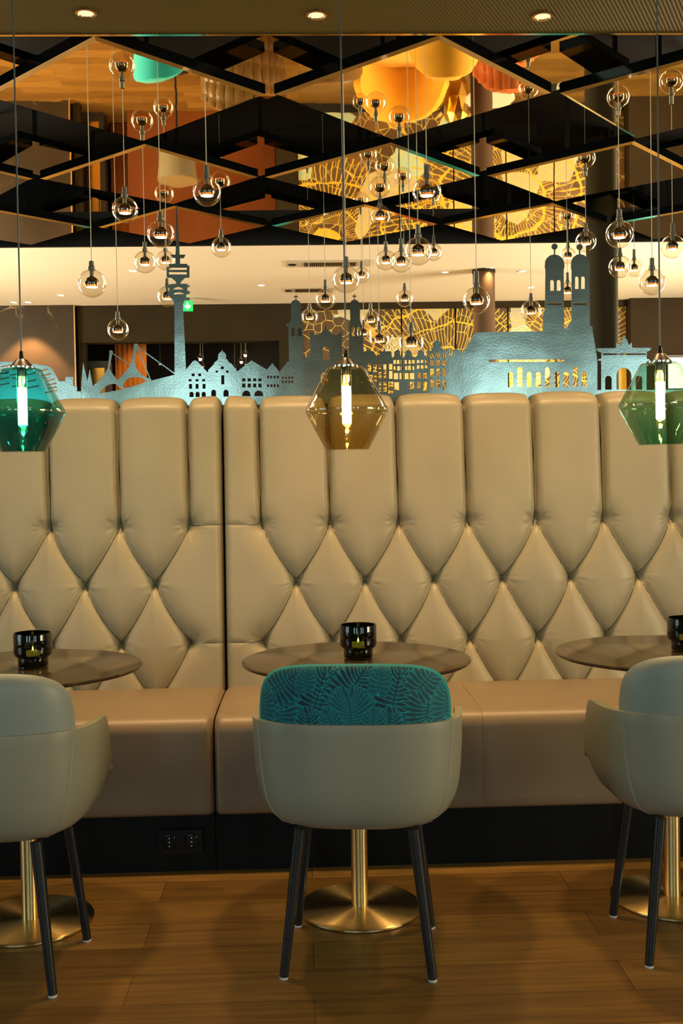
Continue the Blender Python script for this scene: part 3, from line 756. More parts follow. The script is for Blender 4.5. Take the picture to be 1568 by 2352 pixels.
def make_chair(x, y, rz, label, cush_mat, patterned=False):
    root = empty('tub_chair', (x, y, 0), rz); tag(root, label, 'chair', 'tub chairs in front of the tables')
    n = 144; K = len(PROF)+len(UPR)
    V = [shell_pt(2*pi*i/n, k) for k in range(K) for i in range(n)]
    Fc = [(k*n+i, k*n+(i+1) % n, (k+1)*n+(i+1) % n, (k+1)*n+i) for k in range(K-1) for i in range(n)] + [tuple(range(n-1, -1, -1))]
    o = mesh_obj('shell', V, Fc, M['leather_chair'], root, True)
    sm = o.modifiers.new('thickness', 'SOLIDIFY'); sm.thickness = .020; sm.offset = -1
    bv = o.modifiers.new('bevel', 'BEVEL'); bv.width = .008; bv.segments = 3; bv.limit_method = 'ANGLE'; bv.angle_limit = radians(50)
    # double rows of stitching down the two back corners
    for th0 in (radians(213), radians(327)):
        mb = MB()
        for d in (-.012, .012):
            pts = []
            for k in range(2, K):
                drift = (K-1-k)*.012*(1 if cos(th0) < 0 else -1)
                q = Vector(shell_pt(th0+d+drift, k, .0025))
                if k < len(PROF): q.z -= .0012*(1 if k < 6 else 0)
                pts.append(q)
            fine = []
            for a, b_ in zip(pts[:-1], pts[1:]):
                for s in range(5): fine.append(a.lerp(b_, s/5))
            mb.tube(fine, .0009, 5)
        mb.build('stitching', M['stitch'], root, smooth=True)
    # seat pad
    V = []; Fc = []; m = 64
    pr = [(.0, .446), (.74, .446), (.81, .452), (.845, .468), (.83, .490), (.76, .504), (.5, .508), (.0, .510)]
    for s, z in pr:
        for i in range(m):
            X_, Y_ = outline(2*pi*i/m, max(s, .001)); V.append((X_, Y_, z))
    for k in range(len(pr)-1):
        for i in range(m): Fc.append((k*m+i, k*m+(i+1) % m, (k+1)*m+(i+1) % m, (k+1)*m+i))
    mesh_obj('seat_pad', V, Fc, M['leather_chair'] if not patterned else M['teal_fabric'], root, True)
    # back cushion
    nu, nv = (380, 230) if patterned else (80, 60)
    hw, zc, hh, T = .250, .625, .178, .033
    p = np.linspace(-1, 1, nu); q = np.linspace(-1, 1, nv); P_, Q_ = np.meshgrid(p, q)
    mx_ = np.maximum(abs(P_), abs(Q_)); nn = 4.6
    k_ = mx_/np.maximum(1e-6, (abs(P_)**nn+abs(Q_)**nn)**(1/nn))
    U = P_*k_; W = Q_*k_
    bx_ = hw*U*(1 - .030*(W+1)/2); bz = zc + hh*W + .004*(1-U**2)*(W > 0)*W
    th = T*np.sqrt(np.clip(1-mx_**7, 0, 1))
    yb = -.170 + .075*abs(U)**3.2 - .012*(W+1)
    Vb = np.stack([bx_, yb-th, bz], -1).reshape(-1, 3); Vf = np.stack([bx_, yb+th, bz], -1).reshape(-1, 3)
    idx = np.arange(nu*nv).reshape(nv, nu)
    qd = np.stack([idx[:-1, :-1], idx[:-1, 1:], idx[1:, 1:], idx[1:, :-1]], -1).reshape(-1, 4)
    qf = (qd + nu*nv)[:, ::-1]
    o = mesh_obj('back_cushion', np.concatenate([Vb, Vf]).tolist(), np.concatenate([qd, qf]).tolist(), cush_mat, root, True)
    if patterned:
        vb = np.concatenate([Vb, Vf]); xx = np.concatenate([bx_.ravel(), bx_.ravel()]); zz = vb[:, 2]
        lo = np.array([.0, .022, .040]); hi = np.array([.0, .16, .20]); li = np.array([.0, .33, .39])
        colr = np.repeat(hi[None], len(vb), 0)
        # palm fronds: base, tip, leaflet length, count (measured on the cushion, metres from its centre)
        def cc(a, b_): return ((a-760)/650*.245, .797-(b_-100)/420*.140)
        fr = [((490, 470), (590, 115), 185, 13, 1.0), ((1003, 475), (1075, 115), 190, 13, 1.0), ((700, 330), (850, 100), 170, 12, 1.0), ((760, 560), (742, 320), 190, 13, .6),
              ((262, 520), (245, 280), 170, 12, .7), ((225, 275), (430, 110), 150, 11, .85), ((1238, 490), (1270, 250), 170, 12, .85), ((1190, 260), (1330, 110), 130, 10, .8),
              ((480, 600), (468, 430), 100, 9, .9), ((985, 600), (1010, 430), 100, 9, .9), ((140, 480), (150, 280), 110, 9, .6), ((1370, 480), (1385, 270), 110, 9, .6), ((640, 560), (600, 430), 90, 8, .6), ((880, 560), (905, 430), 90, 8, .6), ((930, 250), (960, 100), 80, 7, .5), ((450, 230), (480, 100), 70, 7, .5)]
        S = .245/650
        for bpt, tpt, Lf, cnt, op in fr:
            b0 = np.array(cc(*bpt)); t0 = np.array(cc(*tpt)); ax = t0-b0; Ls = np.linalg.norm(ax); ax = ax/Ls; pp = np.array([-ax[1], ax[0]])
            d = np.stack([xx-b0[0], zz-b0[1]], -1); a = d@ax; c = d@pp
            for i in range(cnt):
                f = i/(cnt-1)
                ang = radians(118 - 92*f); Ll = Lf*S*(.62+.5*sin(pi*(.2+.7*f)))*(1-.25*f)
                org = ax*(Ls*(.02+.95*f))
                for sgn in (-1, 1):
                    dr = ax*cos(ang)+pp*sgn*sin(ang)
                    e = d - org; u = e@dr/Ll; v = e@np.array([-dr[1], dr[0]])
                    v = v + .10*Ll*np.clip(u, 0, 1)**2*sgn*1.0
                    wd = .0062*np.sqrt(np.clip(np.sin(pi*np.clip(u, 0, 1)**.8), 0, 1))
                    inside = (u > .02) & (u < 1) & (abs(v) < wd)
                    ed = (u > 0) & (u < 1.06) & (abs(v) >= wd) & (abs(v) < wd+.0017)
                    colr[ed] = hi*(1-op) + li*op
                    k2 = (1-.35*(abs(v)/(wd+1e-6))**2)[inside][:, None]*op*(.55+.45*np.sin(pi*np.clip(u[inside], 0, 1)))[:, None]
                    colr[inside] = hi[None]*(1-k2) + lo[None]*k2
            sp_ = (abs(c) < .0017) & (a > 0) & (a < Ls); colr[sp_] = hi*(1-op)+lo*op
        # plain border on the cushion edge
        mm = np.concatenate([mx_.ravel()]*2); bd = (mm > .975)[:, None]*1.0
        colr = colr*(1-bd) + np.array([.0, .25, .28])[None]*bd
        ca = o.data.color_attributes.new('pattern', 'FLOAT_COLOR', 'POINT')
        ca.data.foreach_set('color', np.concatenate([colr, np.ones((len(colr), 1))], 1).astype(np.float32).ravel())
    # legs
    for sx in (-1, 1):
        for fy, ty in ((-.16, -.125), (.16, .135)):
            top = Vector((sx*.145, ty, .374)); bot = Vector((sx*.188, fy, .006))
            l = MB().tube([bot, bot.lerp(top, .5), top], [.0115, .0135, .0160], 20).build('leg', M['blackmetal'], root, smooth=True)
            g = MB().lathe([(.0001, 0), (.010, 0), (.0115, .002), (.0115, .007), (.0001, .007)], 18).build('glide', M['white_plastic'], l, smooth=True)
            g.location = (bot.x, bot.y, 0)
    return root
def palm_mat():
    m, N, L, b = mat('teal palm velvet')
    a = N.new('ShaderNodeAttribute'); a.attribute_name = 'pattern'; L.new(a.outputs['Color'], b.inputs['Base Color'])
    setp(b, Roughness=.75); b.inputs['Sheen Weight'].default_value = .12; b.inputs['Sheen Tint'].default_value = (.3, .9, 1, 1)
    tc = N.new('ShaderNodeTexCoord'); t = N.new('ShaderNodeTexNoise'); t.inputs['Scale'].default_value = 500; L.new(tc.outputs['Object'], t.inputs['Vector'])
    bp = N.new('ShaderNodeBump'); bp.inputs['Strength'].default_value = .25; bp.inputs['Distance'].default_value = .002
    L.new(t.outputs['Fac'], bp.inputs['Height']); L.new(bp.outputs['Normal'], b.inputs['Normal'])
    return m
M['palm'] = palm_mat()
make_chair(.127, 2.815, radians(-6.0), 'taupe leather tub chair with teal palm-leaf velvet back cushion', M['palm'], True)
make_chair(-.822, 2.79, radians(-3.5), 'taupe leather tub chair with plain grey back cushion at left edge', M['leather_grey'])
make_chair(1.046, 2.835, 0, 'taupe leather tub chair with plain grey back cushion at right edge', M['leather_grey'])

# ------------------------------------------------------------------ large glass pendants over the tables
def big_pendant(x, y, zb, gm, label, seed):
    """zb: height of the widest ring"""
    root = empty('glass_pendant_lamp', (x, y, zb)); tag(root, label, 'pendant lamp', 'large glass pendants over the tables')
    pr = [(.036, .1235), (.050, .1245), (.057, .121), (.0605, .113), (.090, .060), (.117, .008), (.1205, .0), (.1195, -.006), (.098, -.048), (.063, -.1125), (.0615, -.114), (.0600, -.1115), (.0945, -.048), (.1155, -.005), (.1165, .0), (.1135, .008), (.0865, .060), (.0575, .111), (.054, .1175), (.036, .1195)]
    MB().lathe(pr[:11], 96).build('glass_shade', gm, root, smooth=True)
    mbr = MB().lathe([(.1203, .0022), (.1222, .0008), (.1222, -.0008), (.1203, -.0022)], 96, closed=True); mbr.build('glass_rim', M['glass'], root, smooth=True)
    MB().lathe([(.0345, .124), (.0345, .1305), (.033, .131), (.0001, .131), ], 48).build('collar', M['chrome'], root, smooth=True)
    MB().lathe([(.033, .131), (.029, .136), (.022, .143), (.016, .1505), (.0125, .1525), (.0115, .153), (.0001, .153)], 48).build('cap', M['bell'], root, smooth=True)
    MB().lathe([(.0075, .153), (.0068, .160), (.0048, .1735), (.0028, .176), (.0001, .176)], 24).build('cord_grip', M['blackmetal'], root, smooth=True)
    MB().tube([(0, 0, .175), (0, 0, HC-zb)], .0024, 12).build('cable', M['cord_dark'], root, smooth=True)
    MB().lathe([(.0145, .124), (.0145, .104), (.0001, .104)], 24).build('lamp_holder', M['blackmetal'], root, smooth=True)
    bulb = MB().lathe([(.0001, .104), (.0145, .104), (.0155, .098), (.0155, -.048), (.0130, -.058), (.0075, -.064), (.0001, -.066)], 32).build('bulb', M['bulbglass'], root, smooth=True)
    fm = MB()
    for k in range(8):
        a = 2*pi*k/8; fm.tube([(.0095*cos(a), .0095*sin(a), .070), (.0100*cos(a+.2), .0100*sin(a+.2), -.036)], .0034, 8)
    fm.build('filament', M['filament'], bulb, smooth=True)
    MB().lathe([(.0001, .104), (.004, .104), (.002, .072), (.0001, .072)], 12).build('stem', M['chrome'], bulb, smooth=True)
    light('POINT', 'pendant_light', (x, y, zb-.075), 2.2, (1, .60, .25), radius=.012)
    light('POINT', 'pendant_light', (x, y, zb+.09), .9, (1, .60, .25), radius=.012)
for (px, py), gm, lb in zip([(52, 947), (796, 943), (1516, 932)], ['glass_teal', 'glass_amber', 'glass_green'],
        ['deep teal angular glass pendant with lit tube bulb at left edge', 'smoky amber angular glass pendant with lit tube bulb over middle table', 'sea green angular glass pendant with lit tube bulb at right edge']):
    p = aY(px, py, 3.10); big_pendant(p.x, p.y, p.z, M[gm], lb, 1)

# ------------------------------------------------------------------ small globe pendants
def globe(px, py, dia, capy, label, bright=False, depth=None, top=None, group='clear globe pendants hanging from the mirrored ceiling'):
    d = depth or max(4.25, min(.112*F/dia, 6.55))
    p = aY(px, py, d); r = dia/2*d/F
    ct = aY(px, capy, d).z-p.z
    root = empty('globe_pendant_lamp', tuple(p)); tag(root, label, 'pendant lamp', group)
    n = 24
    MB().lathe([(.0001 if abs(sin(a)) < .01 else r*sin(a), -r*cos(a)) for a in np.linspace(0, pi, n)], 40).build('glass_globe', M['glass'], root, smooth=True)
    rc = r*.19
    c = MB().lathe([(rc*1.32, r*.93), (rc*1.32, r*1.18), (rc, r*1.24), (rc*.92, ct), (.0001, ct)], 24).build('cap', M['steel_cap'], root, smooth=True)
    MB().lathe([(rc*.8, r*.95), (rc*.8, r*.5)], 16).build('stem', M['steel_cap'], root, smooth=True)
    # inner reflector: dark polished dome with a copper lip round a lit disc
    rd = r*.50
    dm = MB().lathe([(.0001, rd*1.02)] + [(rd*sin(a), rd*cos(a)) for a in np.linspace(.15, pi*.5, 12)] + [(rd, -rd*.25)], 32).build('reflector', M['darkchrome'], root, smooth=True)
    MB().lathe([(rd, -rd*.25), (rd*.97, -rd*.50), (rd*.88, -rd*.52)], 32).build('copper_lip', M['copper'], dm, smooth=True)
    MB().lathe([(.0001, -rd*.56), (rd*.86, -rd*.54), (rd*.86, -rd*.44), (.0001, -rd*.44)], 32).build('lit_disc', M['filament'] if bright else M['led'], dm, smooth=True)
    zt = top if top else (HC if in_poly(p.x, p.y) else (UP if in_small(p.x, p.y) else HC+.55))
    MB().tube([(0, 0, ct-.002), (0, 0, zt-p.z)], .0016, 8).build('cord', M['cord'], root, smooth=True)
    if bright:
        MB().lathe([(.0001, -r*.8), (r*.3, -r*.72), (r*.34, -r*.5), (r*.2, -rd*.5), (.0001, -rd*.5)], 16).build('bulb', M['filament'], root, smooth=True)
        light('POINT', 'globe_light', (p.x, p.y, p.z-r*.5), 6, (1, .5, .15), radius=.01)
    return root
G = [(211, 651, 63, 600, 'clear globe pendant furthest left, above the marble wall'),
 (287, 482, 59, 430, 'clear globe pendant high at left against the orange mirror reflections'),
 (369, 537, 62, 487, 'large clear globe pendant just left of the tower tip'),
 (333, 602, 50, 556, 'clear globe pendant lower left of the large one beside the tower'),
 (380, 598, 44, 573, 'small clear globe pendant partly behind the tower top'),
 (384, 681, 46, 640, 'clear globe pendant behind the upper shaft of the tower'),
 (475, 441, 65, 380, 'large clear globe pendant high right of the tower'),
 (508, 568, 46, 527, 'clear globe pendant alone against white ceiling right of the tower'),
 (271, 757, 48, 716, 'lowest clear globe pendant at left over the tent roof cut-out'),
 (747, 687, 46, 643, 'clear globe pendant between the two cross-topped church towers'),
 (795, 642, 62, 590, 'large clear globe pendant crossed by the middle cable'),
 (830, 632, 38, 600, 'small clear globe pendant just right of the middle cable'),
 (711, 728, 38, 697, 'small clear globe pendant right beside the left cross-topped tower'),
 (873, 496, 48, 453, 'clear globe pendant upper left of the largest one'),
 (886, 598, 46, 555, 'clear globe pendant leftmost of the tight row of four'),
 (921, 601, 50, 548, 'clear globe pendant second of the tight row of four'),
 (960, 577, 64, 517, 'large clear globe pendant in front of the tight row of four'),
 (996, 580, 38, 540, 'small clear globe pendant rightmost of the tight row of four'),
 (980, 441, 67, 380, 'largest clear globe pendant, highest in the middle cluster'),
 (929, 685, 40, 651, 'small clear globe pendant above the canal house gables'),
 (851, 734, 42, 697, 'clear globe pendant beside the right cross-topped tower'),
 (871, 779, 48, 737, 'clear globe pendant before the white lettering on the mural'),
 (944, 787, 58, 741, 'large clear globe pendant lowest of the middle cluster, over gables'),
 (835, 764, 36, 735, 'small clear globe pendant mostly behind the right cross-topped tower'),
 (1094, 690, 62, 623, 'large clear globe pendant in front of the brown column'),
 (1219, 714, 48, 674, 'clear globe pendant left of the domed towers'),
 (1304, 588, 38, 552, 'clear globe pendant upper one between the two domed towers'),
 (1303, 668, 40, 626, 'clear globe pendant lower one between the two domed towers'),
 (1345, 555, 48, 513, 'clear globe pendant above the right domed tower'),
 (1422, 538, 63, 481, 'large clear globe pendant right of the olive column'),
 (1423, 613, 51, 570, 'clear globe pendant below the large one beside the olive column'),
 (1456, 616, 40, 573, 'small clear globe pendant right of the olive column pair'),
 (1497, 648, 60, 593, 'large clear globe pendant left of the right hand cable'),
 (1544, 566, 54, 513, 'clear globe pendant furthest right, beyond the right hand cable')]
DEP = {16: 4.65, 21: 6.15, 23: 6.05, 27: 5.9, 8: 5.2, 5: 5.7}
for i, g in enumerate(G): globe(*g, depth=DEP.get(i))
for gi, (px, py, dia, cy, lb, br) in enumerate([(460, 822, 17, 812, 'glowing bulb globe in the dark opening right of the tower', True), (466, 841, 13, 833, 'small glowing globe low behind the first gable', False),
        (563, 813, 17, 802, 'brightest glowing bulb globe high in the dark opening', True), (554, 829, 15, 820, 'glowing bulb globe beside the brightest one', True), (565, 836, 12, 828, 'small glowing globe below the brightest one', False),
        (539, 845, 12, 837, 'small glowing globe right of the stepped gable', False),
        (331, 818, 16, 808, 'glowing globe in the opening beside the tent cables', True), (368, 835, 16, 824, 'glowing globe in the opening left of the tower', False)]):
    globe(px, py, dia, cy, lb, br, depth=12.7+.16*((gi*3) % 8), top=HF, group='glowing globes in the dark far opening')

# ------------------------------------------------------------------ steel skyline
SKY = 4.16; ZB = 1.552
sk = empty('skyline_cutout', (0.3, SKY, ZB)); tag(sk, 'hammered steel city skyline cut-out standing along the top of the banquette', 'skyline cut-out')
def P2(pts):
    out = []
    for q in pts:
        v = aY(q[0], q[1], SKY); z = v.z if q[1] < 912 or len(q) > 2 else ZB
        out.append((v.x-.3, z-ZB))
    return out
def rect(x0, x1, y0, y1): return [(x0, y0), (x1, y0), (x1, y1), (x0, y1)]
def arch(x0, x1, yt, yb, n=8):
    r = (x1-x0)/2; cx = (x0+x1)/2; ry = min(r, yb-yt)
    return [(x0, yb)] + [(cx-r*cos(pi*i/n), yt+ry-ry*sin(pi*i/n)) for i in range(n+1)] + [(x1, yb)]
def circ(cx, cy, r, n=14): return [(cx+r*cos(2*pi*i/n), cy+r*sin(2*pi*i/n)) for i in range(n)]
def bar(x0, y0, x1, y1, w_):
    dx, dy = x1-x0, y1-y0; L_ = sqrt(dx*dx+dy*dy); nx, ny = -dy/L_*w_/2, dx/L_*w_/2
    return [(x0+nx, y0+ny), (x1+nx, y1+ny), (x1-nx, y1-ny), (x0-nx, y0-ny)]
def sky_part(name, outer, holes=(), extra=()):
    mb = MB(); loop_plate(mb, P2(outer), [P2([(a, b_, 1) for a, b_ in h]) for h in holes], 0, .0040)
    for i, e in enumerate(extra): loop_plate(mb, P2([(a, b_, 1) for a, b_ in e]), [], 0, .0044+.0003*(i % 5))
    return mb.build(name, M['steel'], sk)
B = 920
sky_part('stadium', [(-90, B), (-90, 845), (-60, 836), (0, 831), (30, 831.5), (70, 835), (107, 840), (118, 846), (127, 860), (135, 876), (150, 876), (150, 866), (168, 866), (168, 887), (177, 888), (177, 899), (186, 899), (186, B)],
  [bar(88, 854, 110, 848, 3.2), bar(94, 864, 118, 858.5, 3.2), bar(98, 869.5, 116, 868.5, 1.8), bar(104, 876, 127, 870, 2.4), bar(108, 885, 130, 880, 3), bar(110, 892, 131, 889, 2.8), bar(104, 902, 131, 897, 3.2),
   bar(2, 843, 26, 838.5, 3), bar(-4, 848, 22, 853.5, 3), bar(-6, 860, 20, 856, 3), bar(30, 848, 52, 843.5, 3), bar(24, 862, 50, 857, 3), bar(28, 868, 54, 873, 3), bar(58, 850, 80, 845, 3), bar(56, 862, 82, 857, 3), bar(56, 878, 84, 872, 3), bar(60, 892, 90, 886, 3), bar(-6, 872, 22, 867, 3), bar(-6, 886, 22, 880, 3), bar(28, 888, 52, 884, 3)])
sky_part('tent_roof', [(186, B), (187, 880), (191, 833), (201, 876), (206, 848), (213, 887), (226, 876), (238, 862), (248, 845), (251.5, 811), (255, 806), (257.5, 812), (251.5, 846), (258, 858), (268, 871), (270, 873), (284, 859), (297, 842), (303, 829), (307, 797), (311, 792), (315, 797), (309, 829), (313, 845), (322, 858), (335, 867), (342, 869), (348, 874), (400.6, 861), (400.6, B)],
  [[(228, 904), (235, 893.5), (247, 885), (258, 881.5), (266, 882), (274, 890), (281, 894), (262, 898)], [(285, 892), (282.5, 885), (287, 875), (299, 867), (316, 866), (328, 869), (337, 875), (320, 883), (300, 889)]],
  [bar(257, 811, 300, 839, 2.2), bar(315, 797, 346, 873, 2.4), bar(316, 797, 402, 859, 2.6), circ(255, 808.5, 4.2), circ(312.5, 794, 4.8)])
lens = lambda x0, x1, yt, yb: [(x0, yb)] + [(x0+(x1-x0)*i/8, yb-(yb-yt)*sin(pi*i/8)) for i in range(1, 8)] + [(x1, yb)]
sky_part('television_tower', [(400.6, B), (400.6, 715), (399, 694), (396, 688), (392, 685), (391, 677), (384.5, 677), (384.5, 669), (389, 668), (389, 661), (384.5, 660), (384.5, 656), (389, 655), (389, 653), (404, 652), (404, 647), (393, 638), (383, 638), (383, 613), (388, 613), (388, 607), (403, 606), (403, 593), (396, 592), (391, 585), (403, 585), (404, 560), (404.3, 471), (406, 471), (408.5, 515), (411.5, 560), (412.5, 585), (426, 585), (422, 593), (413.5, 593), (413.5, 606), (430, 606), (430, 610), (435, 610), (435, 638), (425, 638), (415, 648), (415, 652), (430.5, 652), (430.5, 655.5), (435.5, 655.5), (435.5, 659), (430, 660), (430, 668), (435.5, 669), (435.5, 675), (428, 676), (427, 684), (436, 684), (436, 689), (424, 690), (420, 700), (420.5, 715), (424, 780), (427, 849), (427, B)],
  [rect(388, 429, 615, 620), rect(388, 429, 625, 630.5), lens(396, 422, 659, 665), lens(397, 424, 671, 676)])
win = []
for x in (440, 455): win.append(rect(x, x+7, 858, 864))
for x in (433, 449, 464): win.append(rect(x, x+7, 871, 876))
for x in (434, 449, 465): win.append(rect(x, x+7, 882, 893))
for x in (435, 449, 463): win.append(arch(x, x+9.5, 900, 912))
win += [rect(507, 514, 842, 848), rect(495, 500.5, 851, 856), rect(519, 525, 851, 856), rect(508, 515, 862, 883), arch(485, 496, 895, 911), arch(513, 525, 895, 911)]
for x in (556, 568.5, 581, 593):
    win += [rect(x, x+7.5, 869, 876), rect(x, x+7.5, 881, 890)]
win += [arch(556, 575, 897, 910), arch(584, 604, 897, 910)]
for x in (613, 620.5, 628, 635.5): win += [rect(x, x+4.5, 863, 869), rect(x, x+4.5, 883, 889)]
sky_part('gabled_houses', [(427, B), (427, 849), (443, 830), (448, 828), (453, 830), (476, 855), (478, 855), (478, 850), (491, 837), (492, 833), (500, 827), (501, 815), (505, 809), (509, 807), (510, 803), (511, 807), (516, 810), (519, 815), (519, 824), (524, 828), (525, 832), (531, 835), (543, 850), (544, 854), (577, 828), (613, 849), (625, 834), (642, 854), (642, B)], win)
win = []
for x in (647, 654.5, 662, 669): win += [rect(x, x+4.2, 865, 870.5), rect(x, x+4.2, 874, 880)]
win += [arch(669, 676.5, 752, 772), arch(682.5, 691, 752, 772), arch(740.5, 756, 796, 826), arch(737, 753, 855, 880), arch(807, 815, 751, 772), arch(820, 828.5, 751, 772)]
sky_part('twin_tower_church', [(642, B), (642, 854), (660, 831), (663.5, 831), (662, 746), (664, 740), (668, 733), (668, 696), (672, 691), (677, 689), (681, 689), (687, 692), (691, 698), (691, 730), (694, 745), (696, 760), (696, 823), (700, 823), (712.5, 812), (712.5, 784), (711, 779), (713, 762), (717, 763), (722, 769), (730, 770.5), (743, 758), (745.5, 756), (746.5, 746), (749, 746), (750, 757), (753.5, 758), (762, 767), (773, 770.5), (778, 766), (784, 760), (785.5, 775), (785.5, 820), (801, 820), (802, 745), (804, 733), (803, 700), (804.5, 694), (809, 689), (818, 689), (824, 694), (826.5, 705), (826.5, 735), (830, 745), (833, 760), (835, 807), (835, B)], win,
  [bar(679.5, 690, 679.5, 677.5, 2.2), bar(674.5, 681.5, 684.5, 681.5, 2.2), bar(813.5, 690, 813.5, 676, 2.2), bar(808.5, 680.5, 818.5, 680.5, 2.2), circ(659, 746, 2.6)])
W_ = """844,852,835,853 857,865,837,855 869,875,837,848 880,887,837,849 893,901,836,849 845,856,861,878 859,865,861,879 869,876,853,871 881,887,851,870 893,901,852,870 870,875,877,900 880,888,877,899 892,903,877,892 892,903,896,904 905,916,878,896
903,909,827,836 911,917,827,836 920,925,827,836 929,934,827,836 938,943,827,836 946,952,827,835 957,963,827,834 966,972,827,834 975,980,827,834 904,908,841,850 912,918,841,851 920,925,842,850 930,935,841,850 937,943,840,850 947,951,841,850 957,963,839,847 966,972,839,849 975,981,839,846
904,914,857,871 917,926,857,871 929,938,857,871 941,951,857,871 958,967,857,869 971,980,857,869 941,951,877,895 958,966,877,892 972,981,877,898 987,996,812,823 1001,1010,812,823 1015,1024,812,823 987,996,828,840 1001,1010,828,840 1015,1024,828,840
988,996,847,865 1002,1010,847,864 1016,1024,847,864 988,997,872,890 1001,1011,872,890 1016,1024,872,895"""
sky_part('canal_houses', [(835, B), (835, 807), (838, 807), (846, 804), (853, 806), (859, 808), (859, 815), (864, 818), (871, 815), (872, 807), (880, 807), (881, 801), (884, 801), (884, 807), (898, 807), (900, 822), (905, 818), (905, 809), (909, 805), (914, 803), (918, 806), (919, 816), (926, 822), (930, 815), (931, 807), (938, 803), (944, 808), (946, 818), (953, 821), (958, 816), (960, 806), (967, 803), (973, 808), (974, 816), (980, 820), (981, 802), (984, 800), (987, 807), (993, 802), (994, 787), (998, 784), (1003, 780), (1008, 784), (1012, 786), (1013, 799), (1019, 803), (1020, 807), (1027, 806), (1027, 801), (1031, 801), (1032, 823), (1039, 811), (1040, 803), (1058, 803), (1062, 813), (1062, B)],
  [rect(*map(float, s.split(','))) for s in W_.split()])
win = [[(1121, 829), (1123, 826), (1290, 825.5), (1297, 828), (1290, 831), (1123, 832)]]
for a in [(1165, 1179, 854, 890), (1187, 1200, 843, 889), (1209, 1221, 854, 889), (1230, 1242, 854, 889), (1251, 1263, 843, 889), (1272, 1285, 854, 889), (1293, 1306, 854, 888), (1315, 1327, 842, 888), (1335, 1347, 853, 888), (1263, 1271.5, 643, 668), (1278, 1287, 643, 668), (1320, 1328, 635, 664), (1334, 1342.5, 635, 664)]: win.append(arch(*a))
win += [rect(1256, 1290, 696, 701), rect(1315, 1348, 696, 701)]
sky_part('domed_church', [(1062, B), (1062, 813), (1064, 808), (1091, 763.5), (1246, 761), (1247, 718), (1251, 711), (1252, 620), (1250.5, 612), (1251.5, 600), (1255, 593), (1263, 586.5), (1272, 584.5), (1282, 586.5), (1291, 593), (1295, 603), (1296, 612), (1294, 620), (1295, 755), (1302, 755), (1304, 748), (1312, 735), (1312, 620), (1310.5, 612), (1311.5, 600), (1316, 591), (1323, 585.5), (1331, 583.5), (1341, 586), (1349, 593), (1353, 603), (1354, 612), (1353, 620), (1354, 747), (1360, 752), (1361, 765), (1368, 805), (1371, 830), (1371, B)], win,
  [circ(1273, 566.5, 7, 20), bar(1273, 570, 1273, 588, 3), circ(1330.5, 567.5, 7, 20), bar(1330.5, 572, 1330.5, 588, 3)])
sky_part('city_gate', [(1371, B), (1371, 896), (1380, 896), (1380, 829), (1373, 828), (1373, 825), (1380, 824), (1380, 810), (1375, 808), (1369.5, 804), (1369.5, 800), (1414, 799.5), (1414, 787), (1423, 793), (1426, 792), (1427, 779), (1431, 776), (1432.5, 770), (1434, 776), (1439, 780), (1444, 793), (1450, 787), (1451, 799), (1495, 799), (1492, 805), (1485, 808), (1484, 824), (1492, 826), (1492, 829), (1484, 830), (1484, 896), (1640, 893), (1640, B)],
  [rect(1384, 1483, 812, 815.5), arch(1389, 1404, 863, 895), arch(1415, 1449, 845, 895), arch(1459, 1474, 863, 895)])
MB().box(-2.25, 1.75, -.012, .012, -.03, .012).build('base_rail', M['blackmetal'], sk)

# ------------------------------------------------------------------ far room furniture (seen in the ceiling mirrors)
def mir(px, py, Y):
    p = aY(px, py, Y); return Vector((p.x, Y, 2*HC-p.z))
def lounge_chair(name, x, y, rz, w_, h_, m, label, tufted=False, low=.40):
    root = empty(name, (x, y, 0), rz); tag(root, label, 'armchair')
    # seat body
    mb = MB(); mb.box(-w_/2+.06, w_/2-.06, -.30, .28, .18, low); mb.build('seat', m, root, bevel=.05, seg=5)
    # wrap-around back: lofted shell
    V = []; Fc = []; na, nz = 61, 26
    for j in range(nz):
        t = j/(nz-1)
        for i in range(na):
            a = radians(-20 - 140*i/(na-1)) + pi       # behind the sitter, on +y
            u = abs(i/(na-1)*2-1); top = h_ - (h_-low-.22)*(u**2.6)
            z = .20 + (top-.20)*t; fl = 1+.10*t
            X_ = w_/2*fl*cos(a); Y_ = -.05+.36*fl*sin(a)
            if tufted: 
                s = .05*(1-abs(sin(i*pi/5)*sin(t*pi*3.5)))
                X_ *= 1-s; Y_ *= 1-s
            V.append((X_, Y_, z))
    for j in range(nz-1):
        for i in range(na-1): Fc.append((j*na+i, j*na+i+1, (j+1)*na+i+1, (j+1)*na+i))
    o = mesh_obj('backrest', V, Fc, m, root, True); s = o.modifiers.new('thickness', 'SOLIDIFY'); s.thickness = .07; s.offset = 0
    b_ = o.modifiers.new('bevel', 'BEVEL'); b_.width = .03; b_.segments = 4; b_.limit_method = 'ANGLE'
    for sx in (-1, 1):
        for sy in (-.22, .2):
            MB().tube([(sx*(w_/2-.1), sy, .19), (sx*(w_/2-.07), sy*1.1, 0)], [.014, .009], 10).build('leg', M['blackmetal'], root, smooth=True)
    return root
lounge_chair('lounge_chair', mir(925, 200, 9.7).x, 9.72, 0, .80, .88, M['yellow_fabric'], 'yellow upholstered lounge chair mirrored in the ceiling, nearer the middle')
lounge_chair('lounge_chair', mir(1020, 200, 8.8).x, 8.82, radians(176), .56, 1.08, M['yellow_fabric'], 'yellow upholstered lounge chair mirrored in the ceiling, overlapping the other yellow one')
lounge_chair('tufted_chair', mir(1150, 200, 9.4).x+.03, 9.35, radians(176), .60, .98, M['orange_leather'], 'orange leather button-tufted chair mirrored in the ceiling', True)
